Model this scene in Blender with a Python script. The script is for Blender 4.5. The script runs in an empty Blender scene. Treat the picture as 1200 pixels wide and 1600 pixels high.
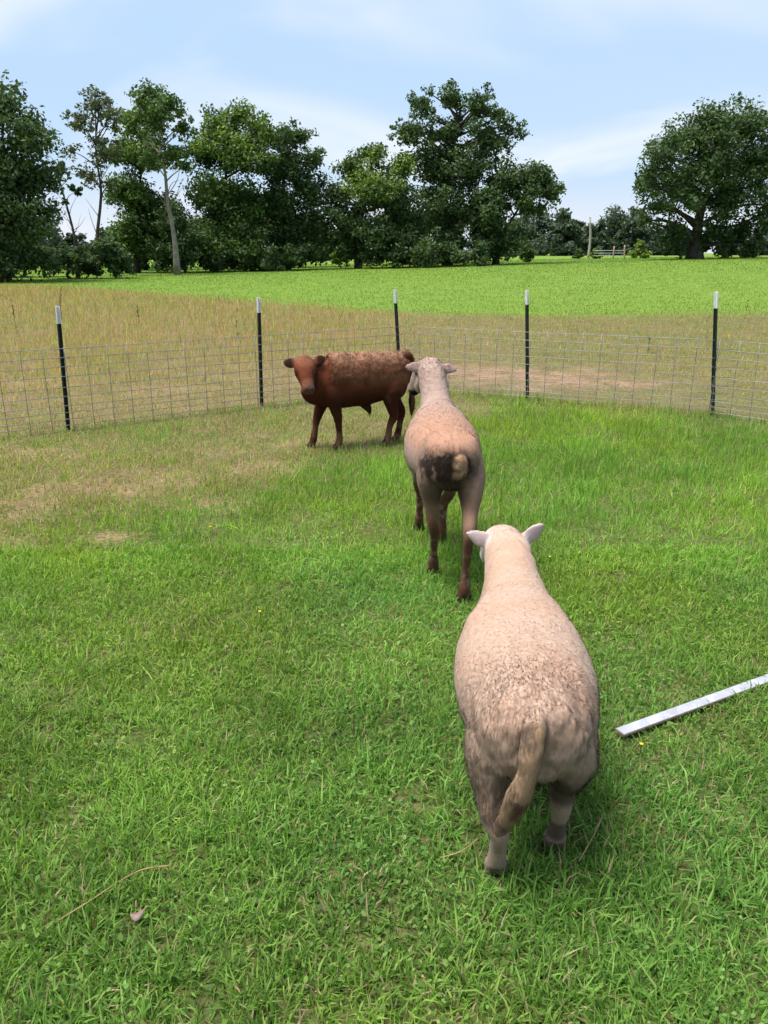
import bpy, bmesh, math, random
import numpy as np
from mathutils import Vector, Matrix, Euler

R = math.radians
rng = np.random.default_rng(7)
random.seed(7)
scene = bpy.context.scene
col = scene.collection

# ------------------------------------------------------------------ camera
CAM_H, PITCH, FPX = 1.70, R(18.6), 1202.0
cam_data = bpy.data.cameras.new('camera')
cam_data.sensor_fit = 'VERTICAL'
cam_data.sensor_height = 36.0
cam_data.lens = FPX / 1600 * 36.0
cam_data.clip_start = 0.05
cam_data.clip_end = 6000
cam = bpy.data.objects.new('camera', cam_data)
cam.location = (0, 0, CAM_H)
cam.rotation_euler = (R(90) - PITCH, 0, 0)
col.objects.link(cam)
scene.camera = cam
scene.render.resolution_x, scene.render.resolution_y = 768, 1024

# ------------------------------------------------------------------ light
SUN_EL, SUN_AZ = R(70), R(-105)          # azimuth: clockwise from +Y (the view direction)
sun_dir = Vector((math.sin(SUN_AZ) * math.cos(SUN_EL), math.cos(SUN_AZ) * math.cos(SUN_EL), math.sin(SUN_EL)))
sun_data = bpy.data.lights.new('sun', 'SUN')
sun_data.energy = 1.75
sun_data.angle = R(34)
sun_data.color = (1.0, 0.965, 0.92)
sun = bpy.data.objects.new('sun', sun_data)
sun.rotation_euler = sun_dir.to_track_quat('Z', 'Y').to_euler()
col.objects.link(sun)

scene.view_settings.view_transform = 'Standard'
scene.view_settings.look = 'None'
scene.view_settings.gamma = 1.0
scene.view_settings.use_curve_mapping = False
scene.view_settings.exposure = 2.25
try:
    scene.cycles.max_bounces = 4
    scene.cycles.diffuse_bounces = 2
    scene.cycles.transmission_bounces = 2
    scene.cycles.transparent_max_bounces = 6
    scene.cycles.use_denoising = True
    scene.cycles.use_adaptive_sampling = True
    scene.cycles.adaptive_threshold = 0.02
except Exception:
    pass

world = bpy.data.worlds.new('World')
scene.world = world
world.use_nodes = True
wn, wl = world.node_tree.nodes, world.node_tree.links
wn.clear()


def N(nodes, t, **kw):
    n = nodes.new(t)
    for k, v in kw.items():
        setattr(n, k, v)
    return n


def math_node(nodes, links, op, a, b=None, clamp=False):
    n = nodes.new('ShaderNodeMath')
    n.operation = op
    n.use_clamp = clamp
    for i, v in enumerate((a, b)):
        if v is None:
            continue
        if isinstance(v, (int, float)):
            n.inputs[i].default_value = v
        else:
            links.new(v, n.inputs[i])
    return n.outputs[0]


def mixrgb(nodes, links, fac, a, b, blend='MIX'):
    n = nodes.new('ShaderNodeMix')
    n.data_type = 'RGBA'
    n.blend_type = blend
    for key, v in ((0, fac), (6, a), (7, b)):
        if isinstance(v, (int, float)):
            n.inputs[key].default_value = v
        elif isinstance(v, (tuple, list)):
            n.inputs[key].default_value = (*v, 1) if len(v) == 3 else v
        else:
            links.new(v, n.inputs[key])
    return n.outputs[2]


def maprange(nodes, links, v, a, b, c=0.0, d=1.0, smooth=True):
    n = nodes.new('ShaderNodeMapRange')
    n.interpolation_type = 'SMOOTHSTEP' if smooth else 'LINEAR'
    links.new(v, n.inputs[0])
    for i, x in enumerate((a, b, c, d)):
        n.inputs[i + 1].default_value = x
    return n.outputs[0]


sky = N(wn, 'ShaderNodeTexSky', sky_type='NISHITA', sun_disc=False)
sky.sun_elevation = SUN_EL
sky.sun_rotation = SUN_AZ
sky.dust_density = 2.0
sky.air_density = 1.0
tc = N(wn, 'ShaderNodeTexCoord')
sep = N(wn, 'ShaderNodeSeparateXYZ')
wl.new(tc.outputs['Generated'], sep.inputs[0])
zc = math_node(wn, wl, 'MAXIMUM', sep.outputs[2], 0.0)
den = math_node(wn, wl, 'ADD', zc, 0.13)
px_ = math_node(wn, wl, 'DIVIDE', sep.outputs[0], den)
py_ = math_node(wn, wl, 'DIVIDE', sep.outputs[1], den)
cmb = N(wn, 'ShaderNodeCombineXYZ')
wl.new(px_, cmb.inputs[0]); wl.new(py_, cmb.inputs[1])
cmb.inputs[2].default_value = 3.3
nz1 = N(wn, 'ShaderNodeTexNoise')
nz1.inputs['Scale'].default_value = 0.55
nz1.inputs['Detail'].default_value = 4.0
nz1.inputs['Roughness'].default_value = 0.5
nz1.inputs['Distortion'].default_value = 0.5
wl.new(cmb.outputs[0], nz1.inputs['Vector'])
c_hi = maprange(wn, wl, nz1.outputs['Fac'], 0.47, 0.68)
nz2 = N(wn, 'ShaderNodeTexNoise')
nz2.inputs['Scale'].default_value = 0.3
nz2.inputs['Detail'].default_value = 3.0
wl.new(cmb.outputs[0], nz2.inputs['Vector'])
c_mid = maprange(wn, wl, nz2.outputs['Fac'], 0.3, 0.75)
# hazy veil everywhere, thin cloud on top
veil = mixrgb(wn, wl, 0.85, sky.outputs[0], (2.2, 3.05, 4.15))
veil2 = mixrgb(wn, wl, math_node(wn, wl, 'MULTIPLY', c_mid, 0.6), veil, (2.75, 3.45, 4.2))
clouds = mixrgb(wn, wl, math_node(wn, wl, 'MULTIPLY', c_hi, 0.85), veil2, (3.85, 4.1, 4.4))
low = maprange(wn, wl, zc, 0.015, 0.10, 1.0, 0.0)
final = mixrgb(wn, wl, math_node(wn, wl, 'MULTIPLY', low, 0.8), clouds, (3.7, 3.85, 4.2))
bg = N(wn, 'ShaderNodeBackground')
bg.inputs['Strength'].default_value = 0.050
wl.new(final, bg.inputs['Color'])
wo = N(wn, 'ShaderNodeOutputWorld')
wl.new(bg.outputs[0], wo.inputs['Surface'])

# ------------------------------------------------------------------ helpers
CP, SP = math.cos(PITCH), math.sin(PITCH)


def sstep(a, b, x):
    t = np.clip((np.asarray(x, float) - a) / (b - a), 0, 1)
    return t * t * (3 - 2 * t)


def zg(x, y):
    """height of the ground: flat paddock, the far pasture rises to the right"""
    x = np.asarray(x, float); y = np.asarray(y, float)
    return sstep(14, 82, y) * (1.2 * sstep(-28, 46, x)) + 0.012 * np.sin(x * 1.7 + 0.6 * y) * np.cos(y * 1.3 - x * .4)


def ray(u, v):
    dx, dy = (u - 600) / FPX, (800 - v) / FPX
    return np.array([dx, CP + dy * SP, -SP + dy * CP])


def on_ground(u, v, z=0.0):
    d = ray(u, v)
    t = (z - CAM_H) / d[2]
    return np.array([d[0] * t, d[1] * t, z])


def at_dist(u, v, Y):
    d = ray(u, v)
    t = Y / d[1]
    return np.array([d[0] * t, Y, CAM_H + d[2] * t])


def hash3(ix, iy, iz, seed=0):
    h = (ix.astype(np.int64) * 374761393 + iy.astype(np.int64) * 668265263 + iz.astype(np.int64) * 2147483647 + seed * 974711) & 0xFFFFFFFF
    h = ((h ^ (h >> 13)) * 1274126177) & 0xFFFFFFFF
    h = ((h ^ (h >> 16)) * 2246822519) & 0xFFFFFFFF
    return ((h ^ (h >> 15)) & 0xFFFFFF) / float(0xFFFFFF)


def vnoise(P, scale=1.0, seed=0):
    P = np.asarray(P, float) * scale
    if P.shape[1] == 2:
        P = np.c_[P, np.full(len(P), 0.37)]
    i = np.floor(P).astype(np.int64)
    f = P - i
    f = f * f * (3 - 2 * f)
    out = np.zeros(len(P))
    for dx in (0, 1):
        for dy in (0, 1):
            for dz in (0, 1):
                w = (f[:, 0] if dx else 1 - f[:, 0]) * (f[:, 1] if dy else 1 - f[:, 1]) * (f[:, 2] if dz else 1 - f[:, 2])
                out += w * hash3(i[:, 0] + dx, i[:, 1] + dy, i[:, 2] + dz, seed)
    return out


def fbm(P, scale=1.0, seed=0, octaves=4, gain=0.5):
    a, s, tot, amp = 0.0, scale, 0.0, 1.0
    for o in range(octaves):
        a = a + amp * vnoise(P, s, seed + o * 17)
        tot += amp; amp *= gain; s *= 2.03
    return a / tot


def mesh_np(name, V, F, smooth=False):
    """V (n,3); F list of (m,k) arrays"""
    if isinstance(F, np.ndarray):
        F = [F]
    me = bpy.data.meshes.new(name)
    V = np.asarray(V, np.float32)
    me.vertices.add(len(V))
    me.vertices.foreach_set('co', V.ravel())
    nl = sum(f.size for f in F); npoly = sum(len(f) for f in F)
    me.loops.add(nl)
    me.loops.foreach_set('vertex_index', np.concatenate([f.ravel() for f in F]).astype(np.int32))
    me.polygons.add(npoly)
    tot = np.concatenate([np.full(len(f), f.shape[1]) for f in F])
    st = np.concatenate([[0], np.cumsum(tot)[:-1]])
    me.polygons.foreach_set('loop_start', st.astype(np.int32))
    me.polygons.foreach_set('loop_total', tot.astype(np.int32))
    if smooth:
        me.polygons.foreach_set('use_smooth', np.ones(npoly, bool))
    me.update(calc_edges=True)
    return me


def set_col(me, name, C):
    a = me.attributes.new(name, 'FLOAT_COLOR', 'POINT')
    C = np.asarray(C, np.float32)
    if C.shape[1] == 3:
        C = np.c_[C, np.ones(len(C), np.float32)]
    a.data.foreach_set('color', np.ascontiguousarray(C, np.float32).ravel())


def set_float(me, name, A):
    a = me.attributes.new(name, 'FLOAT', 'POINT')
    a.data.foreach_set('value', np.asarray(A, np.float32))


def obj(name, me, m=None, parent=None):
    o = bpy.data.objects.new(name, me)
    col.objects.link(o)
    if m is not None and len(me.materials) == 0:
        me.materials.append(m)
    if parent is not None:
        o.parent = parent
    return o


def tag(o, label=None, cat=None, group=None, kind=None):
    if label: o['label'] = label
    if cat: o['category'] = cat
    if group: o['group'] = group
    if kind: o['kind'] = kind
    return o


def empty(name, loc, rz=0.0):
    o = bpy.data.objects.new(name, None)
    o.empty_display_size = 0.1
    o.location = loc
    o.rotation_euler = (0, 0, rz)
    col.objects.link(o)
    return o


def catmull(C, n):
    C = np.asarray(C, float)
    P = np.vstack([2 * C[0] - C[1], C, 2 * C[-1] - C[-2]])
    m = len(C) - 1
    t = np.linspace(0, m, n)
    k = np.minimum(t.astype(int), m - 1)
    f = (t - k)[:, None]
    p0, p1, p2, p3 = P[k], P[k + 1], P[k + 2], P[k + 3]
    return 0.5 * (2 * p1 + (p2 - p0) * f + (2 * p0 - 5 * p1 + 4 * p2 - p3) * f ** 2 + (3 * p1 - p0 - 3 * p2 + p3) * f ** 3)


def loft(ctrl, n=24, seg=20, hint=(0, 0, 1), expo=2.0):
    """closed tube through rows (x,y,z,rx,rz); returns V,[quads,tris]"""
    C = catmull(ctrl, n)
    C[:, 3:] = np.maximum(C[:, 3:], 0.0015)
    c = C[:, :3]
    t = np.gradient(c, axis=0)
    t /= np.linalg.norm(t, axis=1)[:, None] + 1e-9
    s = np.cross(t, np.asarray(hint, float))
    s /= np.linalg.norm(s, axis=1)[:, None] + 1e-9
    u = np.cross(s, t)
    th = np.linspace(0, 2 * np.pi, seg, endpoint=False)
    cs, sn = np.cos(th), np.sin(th)
    e = 2.0 / expo
    cx = np.sign(cs) * np.abs(cs) ** e
    sx = np.sign(sn) * np.abs(sn) ** e
    V = (c[:, None, :] + s[:, None, :] * (C[:, 3, None] * cx)[..., None] + u[:, None, :] * (C[:, 4, None] * sx)[..., None]).reshape(-1, 3)
    V = np.vstack([V, c[0], c[-1]])
    a = np.arange(n - 1)[:, None] * seg
    j = np.arange(seg)[None, :]
    j2 = (j + 1) % seg
    q = np.stack([a + j, a + j2, a + seg + j2, a + seg + j], -1).reshape(-1, 4)
    i0, i1 = n * seg, n * seg + 1
    jj = np.arange(seg)
    t0 = np.stack([np.full(seg, i0), (jj + 1) % seg, jj], -1)
    t1 = np.stack([np.full(seg, i1), (n - 1) * seg + jj, (n - 1) * seg + (jj + 1) % seg], -1)
    return V, q, np.vstack([t0, t1])


def join_parts(parts):
    V, Q, T, k = [], [], [], 0
    for v, q, t in parts:
        V.append(v); Q.append(q + k); T.append(t + k); k += len(v)
    return np.vstack(V), np.vstack(Q), np.vstack(T)


def lofts_mesh(name, parts, smooth=True):
    V, Q, T = join_parts(parts)
    return mesh_np(name, V, [Q, T], smooth)


def box_mesh(name, sx, sy, sz, bevel=0.0, center=(0, 0, 0)):
    bm = bmesh.new()
    bmesh.ops.create_cube(bm, size=1.0)
    bmesh.ops.scale(bm, vec=(sx, sy, sz), verts=bm.verts)
    bmesh.ops.translate(bm, vec=center, verts=bm.verts)
    if bevel:
        bmesh.ops.bevel(bm, geom=bm.edges[:], offset=bevel, segments=1, affect='EDGES')
    me = bpy.data.meshes.new(name)
    bm.to_mesh(me); bm.free()
    return me


# ------------------------------------------------------------------ materials
def new_mat(name):
    m = bpy.data.materials.new(name)
    m.use_nodes = True
    m.node_tree.nodes.clear()
    return m, m.node_tree.nodes, m.node_tree.links


def finish(m, surf):
    o = m.node_tree.nodes.new('ShaderNodeOutputMaterial')
    m.node_tree.links.new(surf, o.inputs['Surface'])
    return m


def principled(ns, ls, color=None, rough=0.7, spec=0.3, normal=None, metal=0.0):
    p = ns.new('ShaderNodeBsdfPrincipled')
    if color is not None:
        if isinstance(color, tuple):
            p.inputs['Base Color'].default_value = (*color, 1)
        else:
            ls.new(color, p.inputs['Base Color'])
    p.inputs['Roughness'].default_value = rough
    p.inputs['Specular IOR Level'].default_value = spec
    p.inputs['Metallic'].default_value = metal
    if normal is not None:
        ls.new(normal, p.inputs['Normal'])
    return p


def noise_tex(ns, ls, scale, detail=4, rough=0.55, vec=None, dist=0.0):
    n = ns.new('ShaderNodeTexNoise')
    n.inputs['Scale'].default_value = scale
    n.inputs['Detail'].default_value = detail
    n.inputs['Roughness'].default_value = rough
    n.inputs['Distortion'].default_value = dist
    if vec is not None:
        ls.new(vec, n.inputs['Vector'])
    return n.outputs['Fac']


def bump(ns, ls, h, strength=0.5, dist=0.01):
    b = ns.new('ShaderNodeBump')
    b.inputs['Strength'].default_value = strength
    b.inputs['Distance'].default_value = dist
    ls.new(h, b.inputs['Height'])
    return b.outputs['Normal']


def simple_mat(name, c, rough=0.6, spec=0.3, var=0.25, scale=8.0, metal=0.0, bmp=0.0, c2=None):
    m, ns, ls = new_mat(name)
    t = ns.new('ShaderNodeTexCoord')
    f = noise_tex(ns, ls, scale, 5, 0.6, t.outputs['Object'])
    f2 = maprange(ns, ls, f, 0.3, 0.7)
    lo = tuple(x * (1 - var) for x in c) if c2 is None else c2
    k = mixrgb(ns, ls, f2, lo, c)
    nrm = bump(ns, ls, f, bmp, 0.01) if bmp else None
    p = principled(ns, ls, k, rough, spec, nrm, metal)
    return finish(m, p.outputs[0])


def mat_ground():
    m, ns, ls = new_mat('ground_soil_and_turf')
    a = ns.new('ShaderNodeAttribute'); a.attribute_name = 'gc'
    t = ns.new('ShaderNodeTexCoord')
    f = noise_tex(ns, ls, 30, 6, 0.65, t.outputs['Object'])
    f3 = noise_tex(ns, ls, 2.2, 5, 0.6, t.outputs['Object'])
    k = mixrgb(ns, ls, 1.0, a.outputs['Color'], mixrgb(ns, ls, maprange(ns, ls, f, 0.25, 0.75), (0.55, 0.5, 0.45), (1.35, 1.35, 1.3)), 'MULTIPLY')
    k = mixrgb(ns, ls, 1.0, k, mixrgb(ns, ls, maprange(ns, ls, f3, 0.3, 0.7), (0.85, 0.85, 0.8), (1.12, 1.12, 1.1)), 'MULTIPLY')
    p = principled(ns, ls, k, 0.95, 0.05, bump(ns, ls, f, 0.8, 0.03))
    return finish(m, p.outputs[0])


def mat_leaf(name, transl=0.25, tcol=(1.3, 1.3, 0.5)):
    m, ns, ls = new_mat(name)
    a = ns.new('ShaderNodeAttribute'); a.attribute_name = 'col'
    p = principled(ns, ls, a.outputs['Color'], 0.55, 0.18)
    tr = ns.new('ShaderNodeBsdfTranslucent')
    ls.new(mixrgb(ns, ls, 1.0, a.outputs['Color'], tcol, 'MULTIPLY'), tr.inputs['Color'])
    mx = ns.new('ShaderNodeMixShader'); mx.inputs[0].default_value = transl
    ls.new(p.outputs[0], mx.inputs[1]); ls.new(tr.outputs[0], mx.inputs[2])
    return finish(m, mx.outputs[0])


def mat_hide(name, nscale=90, nstr=0.5, rough=0.85, spec=0.1, sheen=0.0):
    m, ns, ls = new_mat(name)
    a = ns.new('ShaderNodeAttribute'); a.attribute_name = 'col'
    t = ns.new('ShaderNodeTexCoord')
    f = noise_tex(ns, ls, nscale, 6, 0.65, t.outputs['Object'])
    k = mixrgb(ns, ls, 1.0, a.outputs['Color'], mixrgb(ns, ls, maprange(ns, ls, f, 0.3, 0.7), (0.88, 0.87, 0.86), (1.07, 1.07, 1.07)), 'MULTIPLY')
    p = principled(ns, ls, k, rough, spec, bump(ns, ls, f, nstr, 0.006))
    if sheen:
        p.inputs['Sheen Weight'].default_value = sheen
        p.inputs['Sheen Roughness'].default_value = 0.5
    return finish(m, p.outputs[0])


def mat_attr(name, rough=0.9, spec=0.05):
    m, ns, ls = new_mat(name)
    a = ns.new('ShaderNodeAttribute'); a.attribute_name = 'col'
    p = principled(ns, ls, a.outputs['Color'], rough, spec)
    return finish(m, p.outputs[0])


M = {}
M['ground'] = mat_ground()
M['grass'] = mat_leaf('grass_blades', 0.48, (1.15, 1.2, 0.6))
M['leaf'] = mat_leaf('tree_leaves')
M['bark'] = simple_mat('grey_bark', (0.085, 0.07, 0.055), 0.9, 0.1, 0.5, 3.0, bmp=0.5)
M['pale_bark'] = simple_mat('pale_bark', (0.27, 0.235, 0.20), 0.85, 0.1, 0.45, 2.0, bmp=0.3)
M['galv'] = simple_mat('galvanised_wire', (0.24, 0.24, 0.245), 0.55, 0.5, 0.35, 6.0, metal=0.35)
M['postgreen'] = simple_mat('dark_green_post_paint', (0.012, 0.022, 0.017), 0.55, 0.4, 0.4, 9.0)
M['postwhite'] = simple_mat('white_post_paint', (0.66, 0.66, 0.66), 0.5, 0.4, 0.12, 30.0)
M['boardwhite'] = simple_mat('white_board_paint', (0.34, 0.34, 0.385), 0.55, 0.25, 0.28, 18.0)
M['boardwood'] = simple_mat('bare_board_edge', (0.26, 0.19, 0.14), 0.8, 0.2, 0.4, 30.0)
M['polewood'] = simple_mat('weathered_pole_wood', (0.36, 0.32, 0.28), 0.9, 0.1, 0.3, 3.0)
M['gatewood'] = simple_mat('tan_gate_post', (0.40, 0.28, 0.18), 0.85, 0.1, 0.3, 3.0)
M['gatemetal'] = simple_mat('grey_gate_tube', (0.42, 0.43, 0.44), 0.5, 0.4, 0.2, 3.0)
M['eye'] = simple_mat('wet_dark_eye', (0.008, 0.005, 0.004), 0.12, 0.6, 0.2, 30.0)
M['hide_sheep'] = mat_hide('cream_fleece', 90, 0.3, 0.95, 0.02, 0.1)
M['hide_shorn'] = mat_hide('shorn_fleece', 110, 0.5, 0.95, 0.02, 0.05)
M['hide_calf'] = mat_hide('red_brown_hide', 120, 0.5, 0.75, 0.08, 0.0)
M['strand'] = mat_attr('fleece_strands', 0.9, 0.05)
M['calf_strand'] = mat_attr('calf_hair_strands', 0.85, 0.02)
M['dry_stalk'] = simple_mat('dry_stalk', (0.36, 0.24, 0.13), 0.8, 0.1, 0.4, 20.0)
M['weed'] = simple_mat('weed_green', (0.06, 0.11, 0.03), 0.7, 0.2, 0.4, 20.0)
M['seed'] = simple_mat('brown_seed_head', (0.09, 0.055, 0.03), 0.8, 0.1, 0.4, 30.0)
M['petal'] = simple_mat('yellow_petal', (0.75, 0.52, 0.03), 0.6, 0.2, 0.2, 60.0)
M['deadleaf'] = simple_mat('pinkish_dead_leaf', (0.24, 0.16, 0.14), 0.8, 0.1, 0.3, 40.0)

# ------------------------------------------------------------------ what grows where
FENCE = [on_ground(-260, 716)[:2], on_ground(107, 672)[:2], on_ground(409, 634)[:2], on_ground(628, 612)[:2],
         on_ground(824, 625)[:2], on_ground(1113, 652)[:2], on_ground(1400, 695)[:2]]
FENCE = np.array(FENCE)


def fence_side(x, y):
    """signed distance, >0 beyond the fence (piecewise by x)"""
    yf = np.interp(x, FENCE[:, 0], FENCE[:, 1])
    return y - yf


GREEN_EDGE = np.array([on_ground(u, v, 0.05)[:2] for u, v in ((-700, 449), (0, 446), (120, 449), (270, 462), (400, 471), (560, 484), (700, 490), (900, 492), (1200, 489), (1900, 486))])
GREEN_EDGE = GREEN_EDGE[np.argsort(GREEN_EDGE[:, 0])]
BARE = [(on_ground(u, v), rx, ry, k) for u, v, rx, ry, k in (
    (225, 752, 0.55, 0.42, .85), (30, 792, 0.3, 0.2, 0.8), (120, 765, 0.4, 0.3, 0.75), (60, 710, 0.7, 0.3, .6), (400, 730, .5, .3, .6), (60, 850, .4, .15, .55), (350, 790, 0.4, 0.18, 0.6),
    (480, 690, 0.45, 0.3, 0.75), (590, 690, 0.35, 0.3, 0.5), (160, 840, 0.3, 0.16, 0.65), (370, 868, 0.2, 0.1, 0.4), (310, 705, 0.5, 0.2, 0.45),
    (840, 590, 1.5, 1.1, 1.0), (730, 582, 0.9, 0.9, 0.9), (960, 598, 0.8, 0.6, 0.8), (620, 575, 0.7, 0.6, .5), (690, 640, 0.5, 0.5, 0.5),
    (60, 600, 0.8, 0.6, 0.55), (270, 610, 0.8, 0.6, 0.5), (450, 590, 0.8, 0.5, 0.4), (1040, 1330, 0.1, 0.06, 0.35), (740, 1500, 0.12, 0.06, 0.4), (230, 1560, 0.06, 0.03, 0.4))]


def region(x, y):
    """dryness 0..1, bareness 0..1, green-field mask, for world points"""
    P = np.c_[x, y]
    n1 = fbm(P, 0.9, 3); n2 = fbm(P, 2.6, 11); n3 = fbm(P, 0.35, 29)
    fs = fence_side(x, y)
    # worn, dry corner of the paddock on the left
    ax, ay, bx, by = -2.3, 4.05, 0.5, 7.0
    L = math.hypot(bx - ax, by - ay)
    d = (-(by - ay) * (x - ax) + (bx - ax) * (y - ay)) / L
    d = d + (n1 - 0.5) * 1.3 - 0.15 * np.maximum(x - 0.3, 0)
    inside = 0.50 * sstep(-0.25, 0.8, d) * sstep(2.6, 0.6, x) * (0.35 + 1.3 * n2)
    inside = np.maximum(inside, 0.025 + 0.16 * sstep(0.55, 0.75, n1))
    inside = np.where(x > 0.8, np.maximum(inside, 0.45 * sstep(-1.1, -0.2, fs) * n2), inside)
    outside = 0.63 + 0.45 * (n1 - 0.5) + 0.25 * (n3 - 0.5) - 0.18 * sstep(-1, 4, x)
    k = sstep(-0.25, 0.25, fs + (n2 - .5) * .5)
    dry = inside * (1 - k) + outside * k
    ge = np.interp(x, GREEN_EDGE[:, 0], GREEN_EDGE[:, 1])
    green = sstep(-1.3, 1.3, y - ge + (n1 - 0.5) * 2.4)
    bare = np.zeros_like(x)
    for c, rx, ry, w in BARE:
        q = np.sqrt(((x - c[0]) / rx) ** 2 + ((y - c[1]) / ry) ** 2)
        bare = np.maximum(bare, w * sstep(1.25, 0.35, q + (n2 - 0.5) * 1.5))
    bare *= (0.25 + 0.75 * sstep(0.38, 0.58, fbm(P, 5.5, 41)))
    return np.clip(dry, 0, 1), np.clip(bare, 0, 1), green


# ------------------------------------------------------------------ ground
def graded(lo, hi, fine_lo, fine_hi, step, growth=1.18):
    a = list(np.arange(fine_lo, fine_hi + 1e-6, step))
    s, v = step, fine_hi
    while v < hi:
        s *= growth; v += s; a.append(min(v, hi))
    s, v = step, fine_lo
    b = []
    while v > lo:
        s *= growth; v -= s; b.append(max(v, lo))
    return np.array(b[::-1] + a)


gx = graded(-2500, 2500, -5.5, 5.5, 0.08, 1.14)
gy = graded(-80, 3500, 0.6, 14.0, 0.08, 1.1)
X, Y = np.meshgrid(gx, gy)
xf, yf = X.ravel(), Y.ravel()
Zf = zg(xf, yf)
dry_, bare_, green_ = region(xf, yf)
near = sstep(16, 11, yf)
Zf = Zf + near * 0.03 * (fbm(np.c_[xf, yf], 1.8, 71, 4) - 0.5)
turf_soil = np.array([0.095, 0.105, 0.040])
dry_soil = np.array([0.19, 0.135, 0.085])
sand = np.array([0.250, 0.162, 0.115])
field_g = np.array([0.130, 0.206, 0.037])
GC = turf_soil[None] * (1 - dry_[:, None]) + dry_soil[None] * dry_[:, None]
GC = GC * (1 - bare_[:, None]) + sand[None] * bare_[:, None]
GC = GC * (1 - green_[:, None]) + field_g[None] * green_[:, None]
nx, ny = len(gx), len(gy)
ii = (np.arange(ny - 1)[:, None] * nx + np.arange(nx - 1)[None, :]).ravel()
me = mesh_np('ground', np.c_[xf, yf, Zf], np.stack([ii, ii + 1, ii + nx + 1, ii + nx], -1), True)
set_col(me, 'gc', GC)
tag(obj('ground', me, M['ground']), 'grass paddock and pasture ground running back to the trees', kind='structure')

# ------------------------------------------------------------------ grass
def frustum_points(n, y0, y1, margin=0.6, power=1.0):
    """points on the ground inside the widened view cone, denser towards y0"""
    y = y0 + (y1 - y0) * rng.uniform(0, 1, n) ** power
    half = (600 / FPX) * (y * CP + CAM_H * SP) + margin
    x = rng.uniform(-1, 1, n) * half
    return x, y


def near_z(x, y):
    return zg(x, y) + sstep(16, 11, y) * 0.03 * (fbm(np.c_[x, y], 1.8, 71, 4) - 0.5)


# the white board lies here, so nothing grows through it
BZ = 0.038
bA, bB = on_ground(961, 1137.5, BZ), on_ground(979, 1150.5, BZ)
bC = on_ground(1200, 1052, BZ)
bdir = (bC - bA); bdir /= np.linalg.norm(bdir)
bperp = np.array([bdir[1], -bdir[0], 0.0])
if np.dot(bB - bA, bperp) < 0:
    bperp = -bperp
BW, BL = 0.046, 1.9


def in_board(x, y):
    d = np.c_[x, y] - bA[:2]
    s = d @ bdir[:2]; t = d @ bperp[:2]
    return (s > -0.004) & (s < BL + 0.02) & (t > -0.003) & (t < BW + 0.002)


def blade_arrays(x, y, z, ln, w, az, el, droop, C, seg=2):
    """one tapering, bending blade per point"""
    n = len(x)
    p = np.c_[x, y, z - 0.004]
    d = np.c_[np.cos(az), np.sin(az), np.zeros(n)]
    tw = rng.normal(0, 0.6, n)
    side = np.c_[-np.sin(az) * np.cos(tw), np.cos(az) * np.cos(tw), np.sin(tw)]
    prof = {1: (1.0,), 2: (0.8, 1.0), 3: (0.7, 1.0, 0.75)}[seg]
    V = np.zeros((n, 2 * seg + 1, 3))
    cur = el.copy()
    for s in range(seg):
        hw = (w * prof[s] * 0.5)[:, None]
        V[:, 2 * s] = p - side * hw
        V[:, 2 * s + 1] = p + side * hw
        step = (d * np.cos(cur)[:, None] + np.array([[0, 0, 1.0]]) * np.sin(cur)[:, None]) * (ln / seg)[:, None]
        p = p + step
        p[:, 2] = np.maximum(p[:, 2], z + 0.003)
        cur = cur - droop
    V[:, 2 * seg] = p
    T = []
    for s in range(seg - 1):
        a = 2 * s
        T += [(a, a + 1, a + 3), (a, a + 3, a + 2)]
    T.append((2 * seg - 2, 2 * seg - 1, 2 * seg))
    k = 2 * seg + 1
    F = (np.arange(n)[:, None, None] * k + np.array(T)[None]).reshape(-1, 3)
    return V.reshape(-1, 3), F, np.repeat(C, k, axis=0)


def leaflet_arrays(x, y, z, size, C):
    """small broad leaves (clover, plantain) lying nearly flat"""
    n = len(x)
    az = rng.uniform(0, 6.28, n)
    t1, t2 = rng.normal(0, .45, n), rng.normal(0, .45, n)
    a = np.c_[np.cos(az), np.sin(az), t1]; b = np.c_[-np.sin(az), np.cos(az), t2]
    c = np.c_[x, y, z]
    shape = ((1.1, 0), (0.45, 0.75), (-0.5, 0.7), (-0.9, 0), (-0.5, -0.7), (0.45, -0.75))
    V = np.stack([c + a * (size * sx)[:, None] + b * (size * sy)[:, None] for sx, sy in shape], 1)
    F = (np.arange(n)[:, None, None] * 6 + np.array([(0, 1, 5), (1, 2, 4), (1, 4, 5), (2, 3, 4)])[None]).reshape(-1, 3)
    return V.reshape(-1, 3), F, np.repeat(C, 6, axis=0)


def stuff_mesh(name, arrays, m, label):
    V, F, C, k = [], [], [], 0
    for v, f, c in arrays:
        V.append(v); F.append(f + k); C.append(c); k += len(v)
    me = mesh_np(name, np.vstack(V), np.vstack(F))
    set_col(me, 'col', np.vstack(C))
    tag(obj(name, me, m), label, 'grass', kind='stuff')


GREENS = np.array([(0.074, 0.150, 0.024), (0.135, 0.254, 0.038), (0.204, 0.345, 0.055), (0.31, 0.425, 0.095)])
DRIES = np.array([(0.47, 0.375, 0.225), (0.345, 0.265, 0.155), (0.20, 0.140, 0.085)])
FIELD = np.array([(0.146, 0.232, 0.040), (0.154, 0.242, 0.042), (0.162, 0.250, 0.044)])


def ramp(tab, t):
    t = np.clip(t, 0, 1) * (len(tab) - 1)
    i = np.minimum(t.astype(int), len(tab) - 2)
    f = (t - i)[:, None]
    return tab[i] * (1 - f) + tab[i + 1] * f


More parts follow.
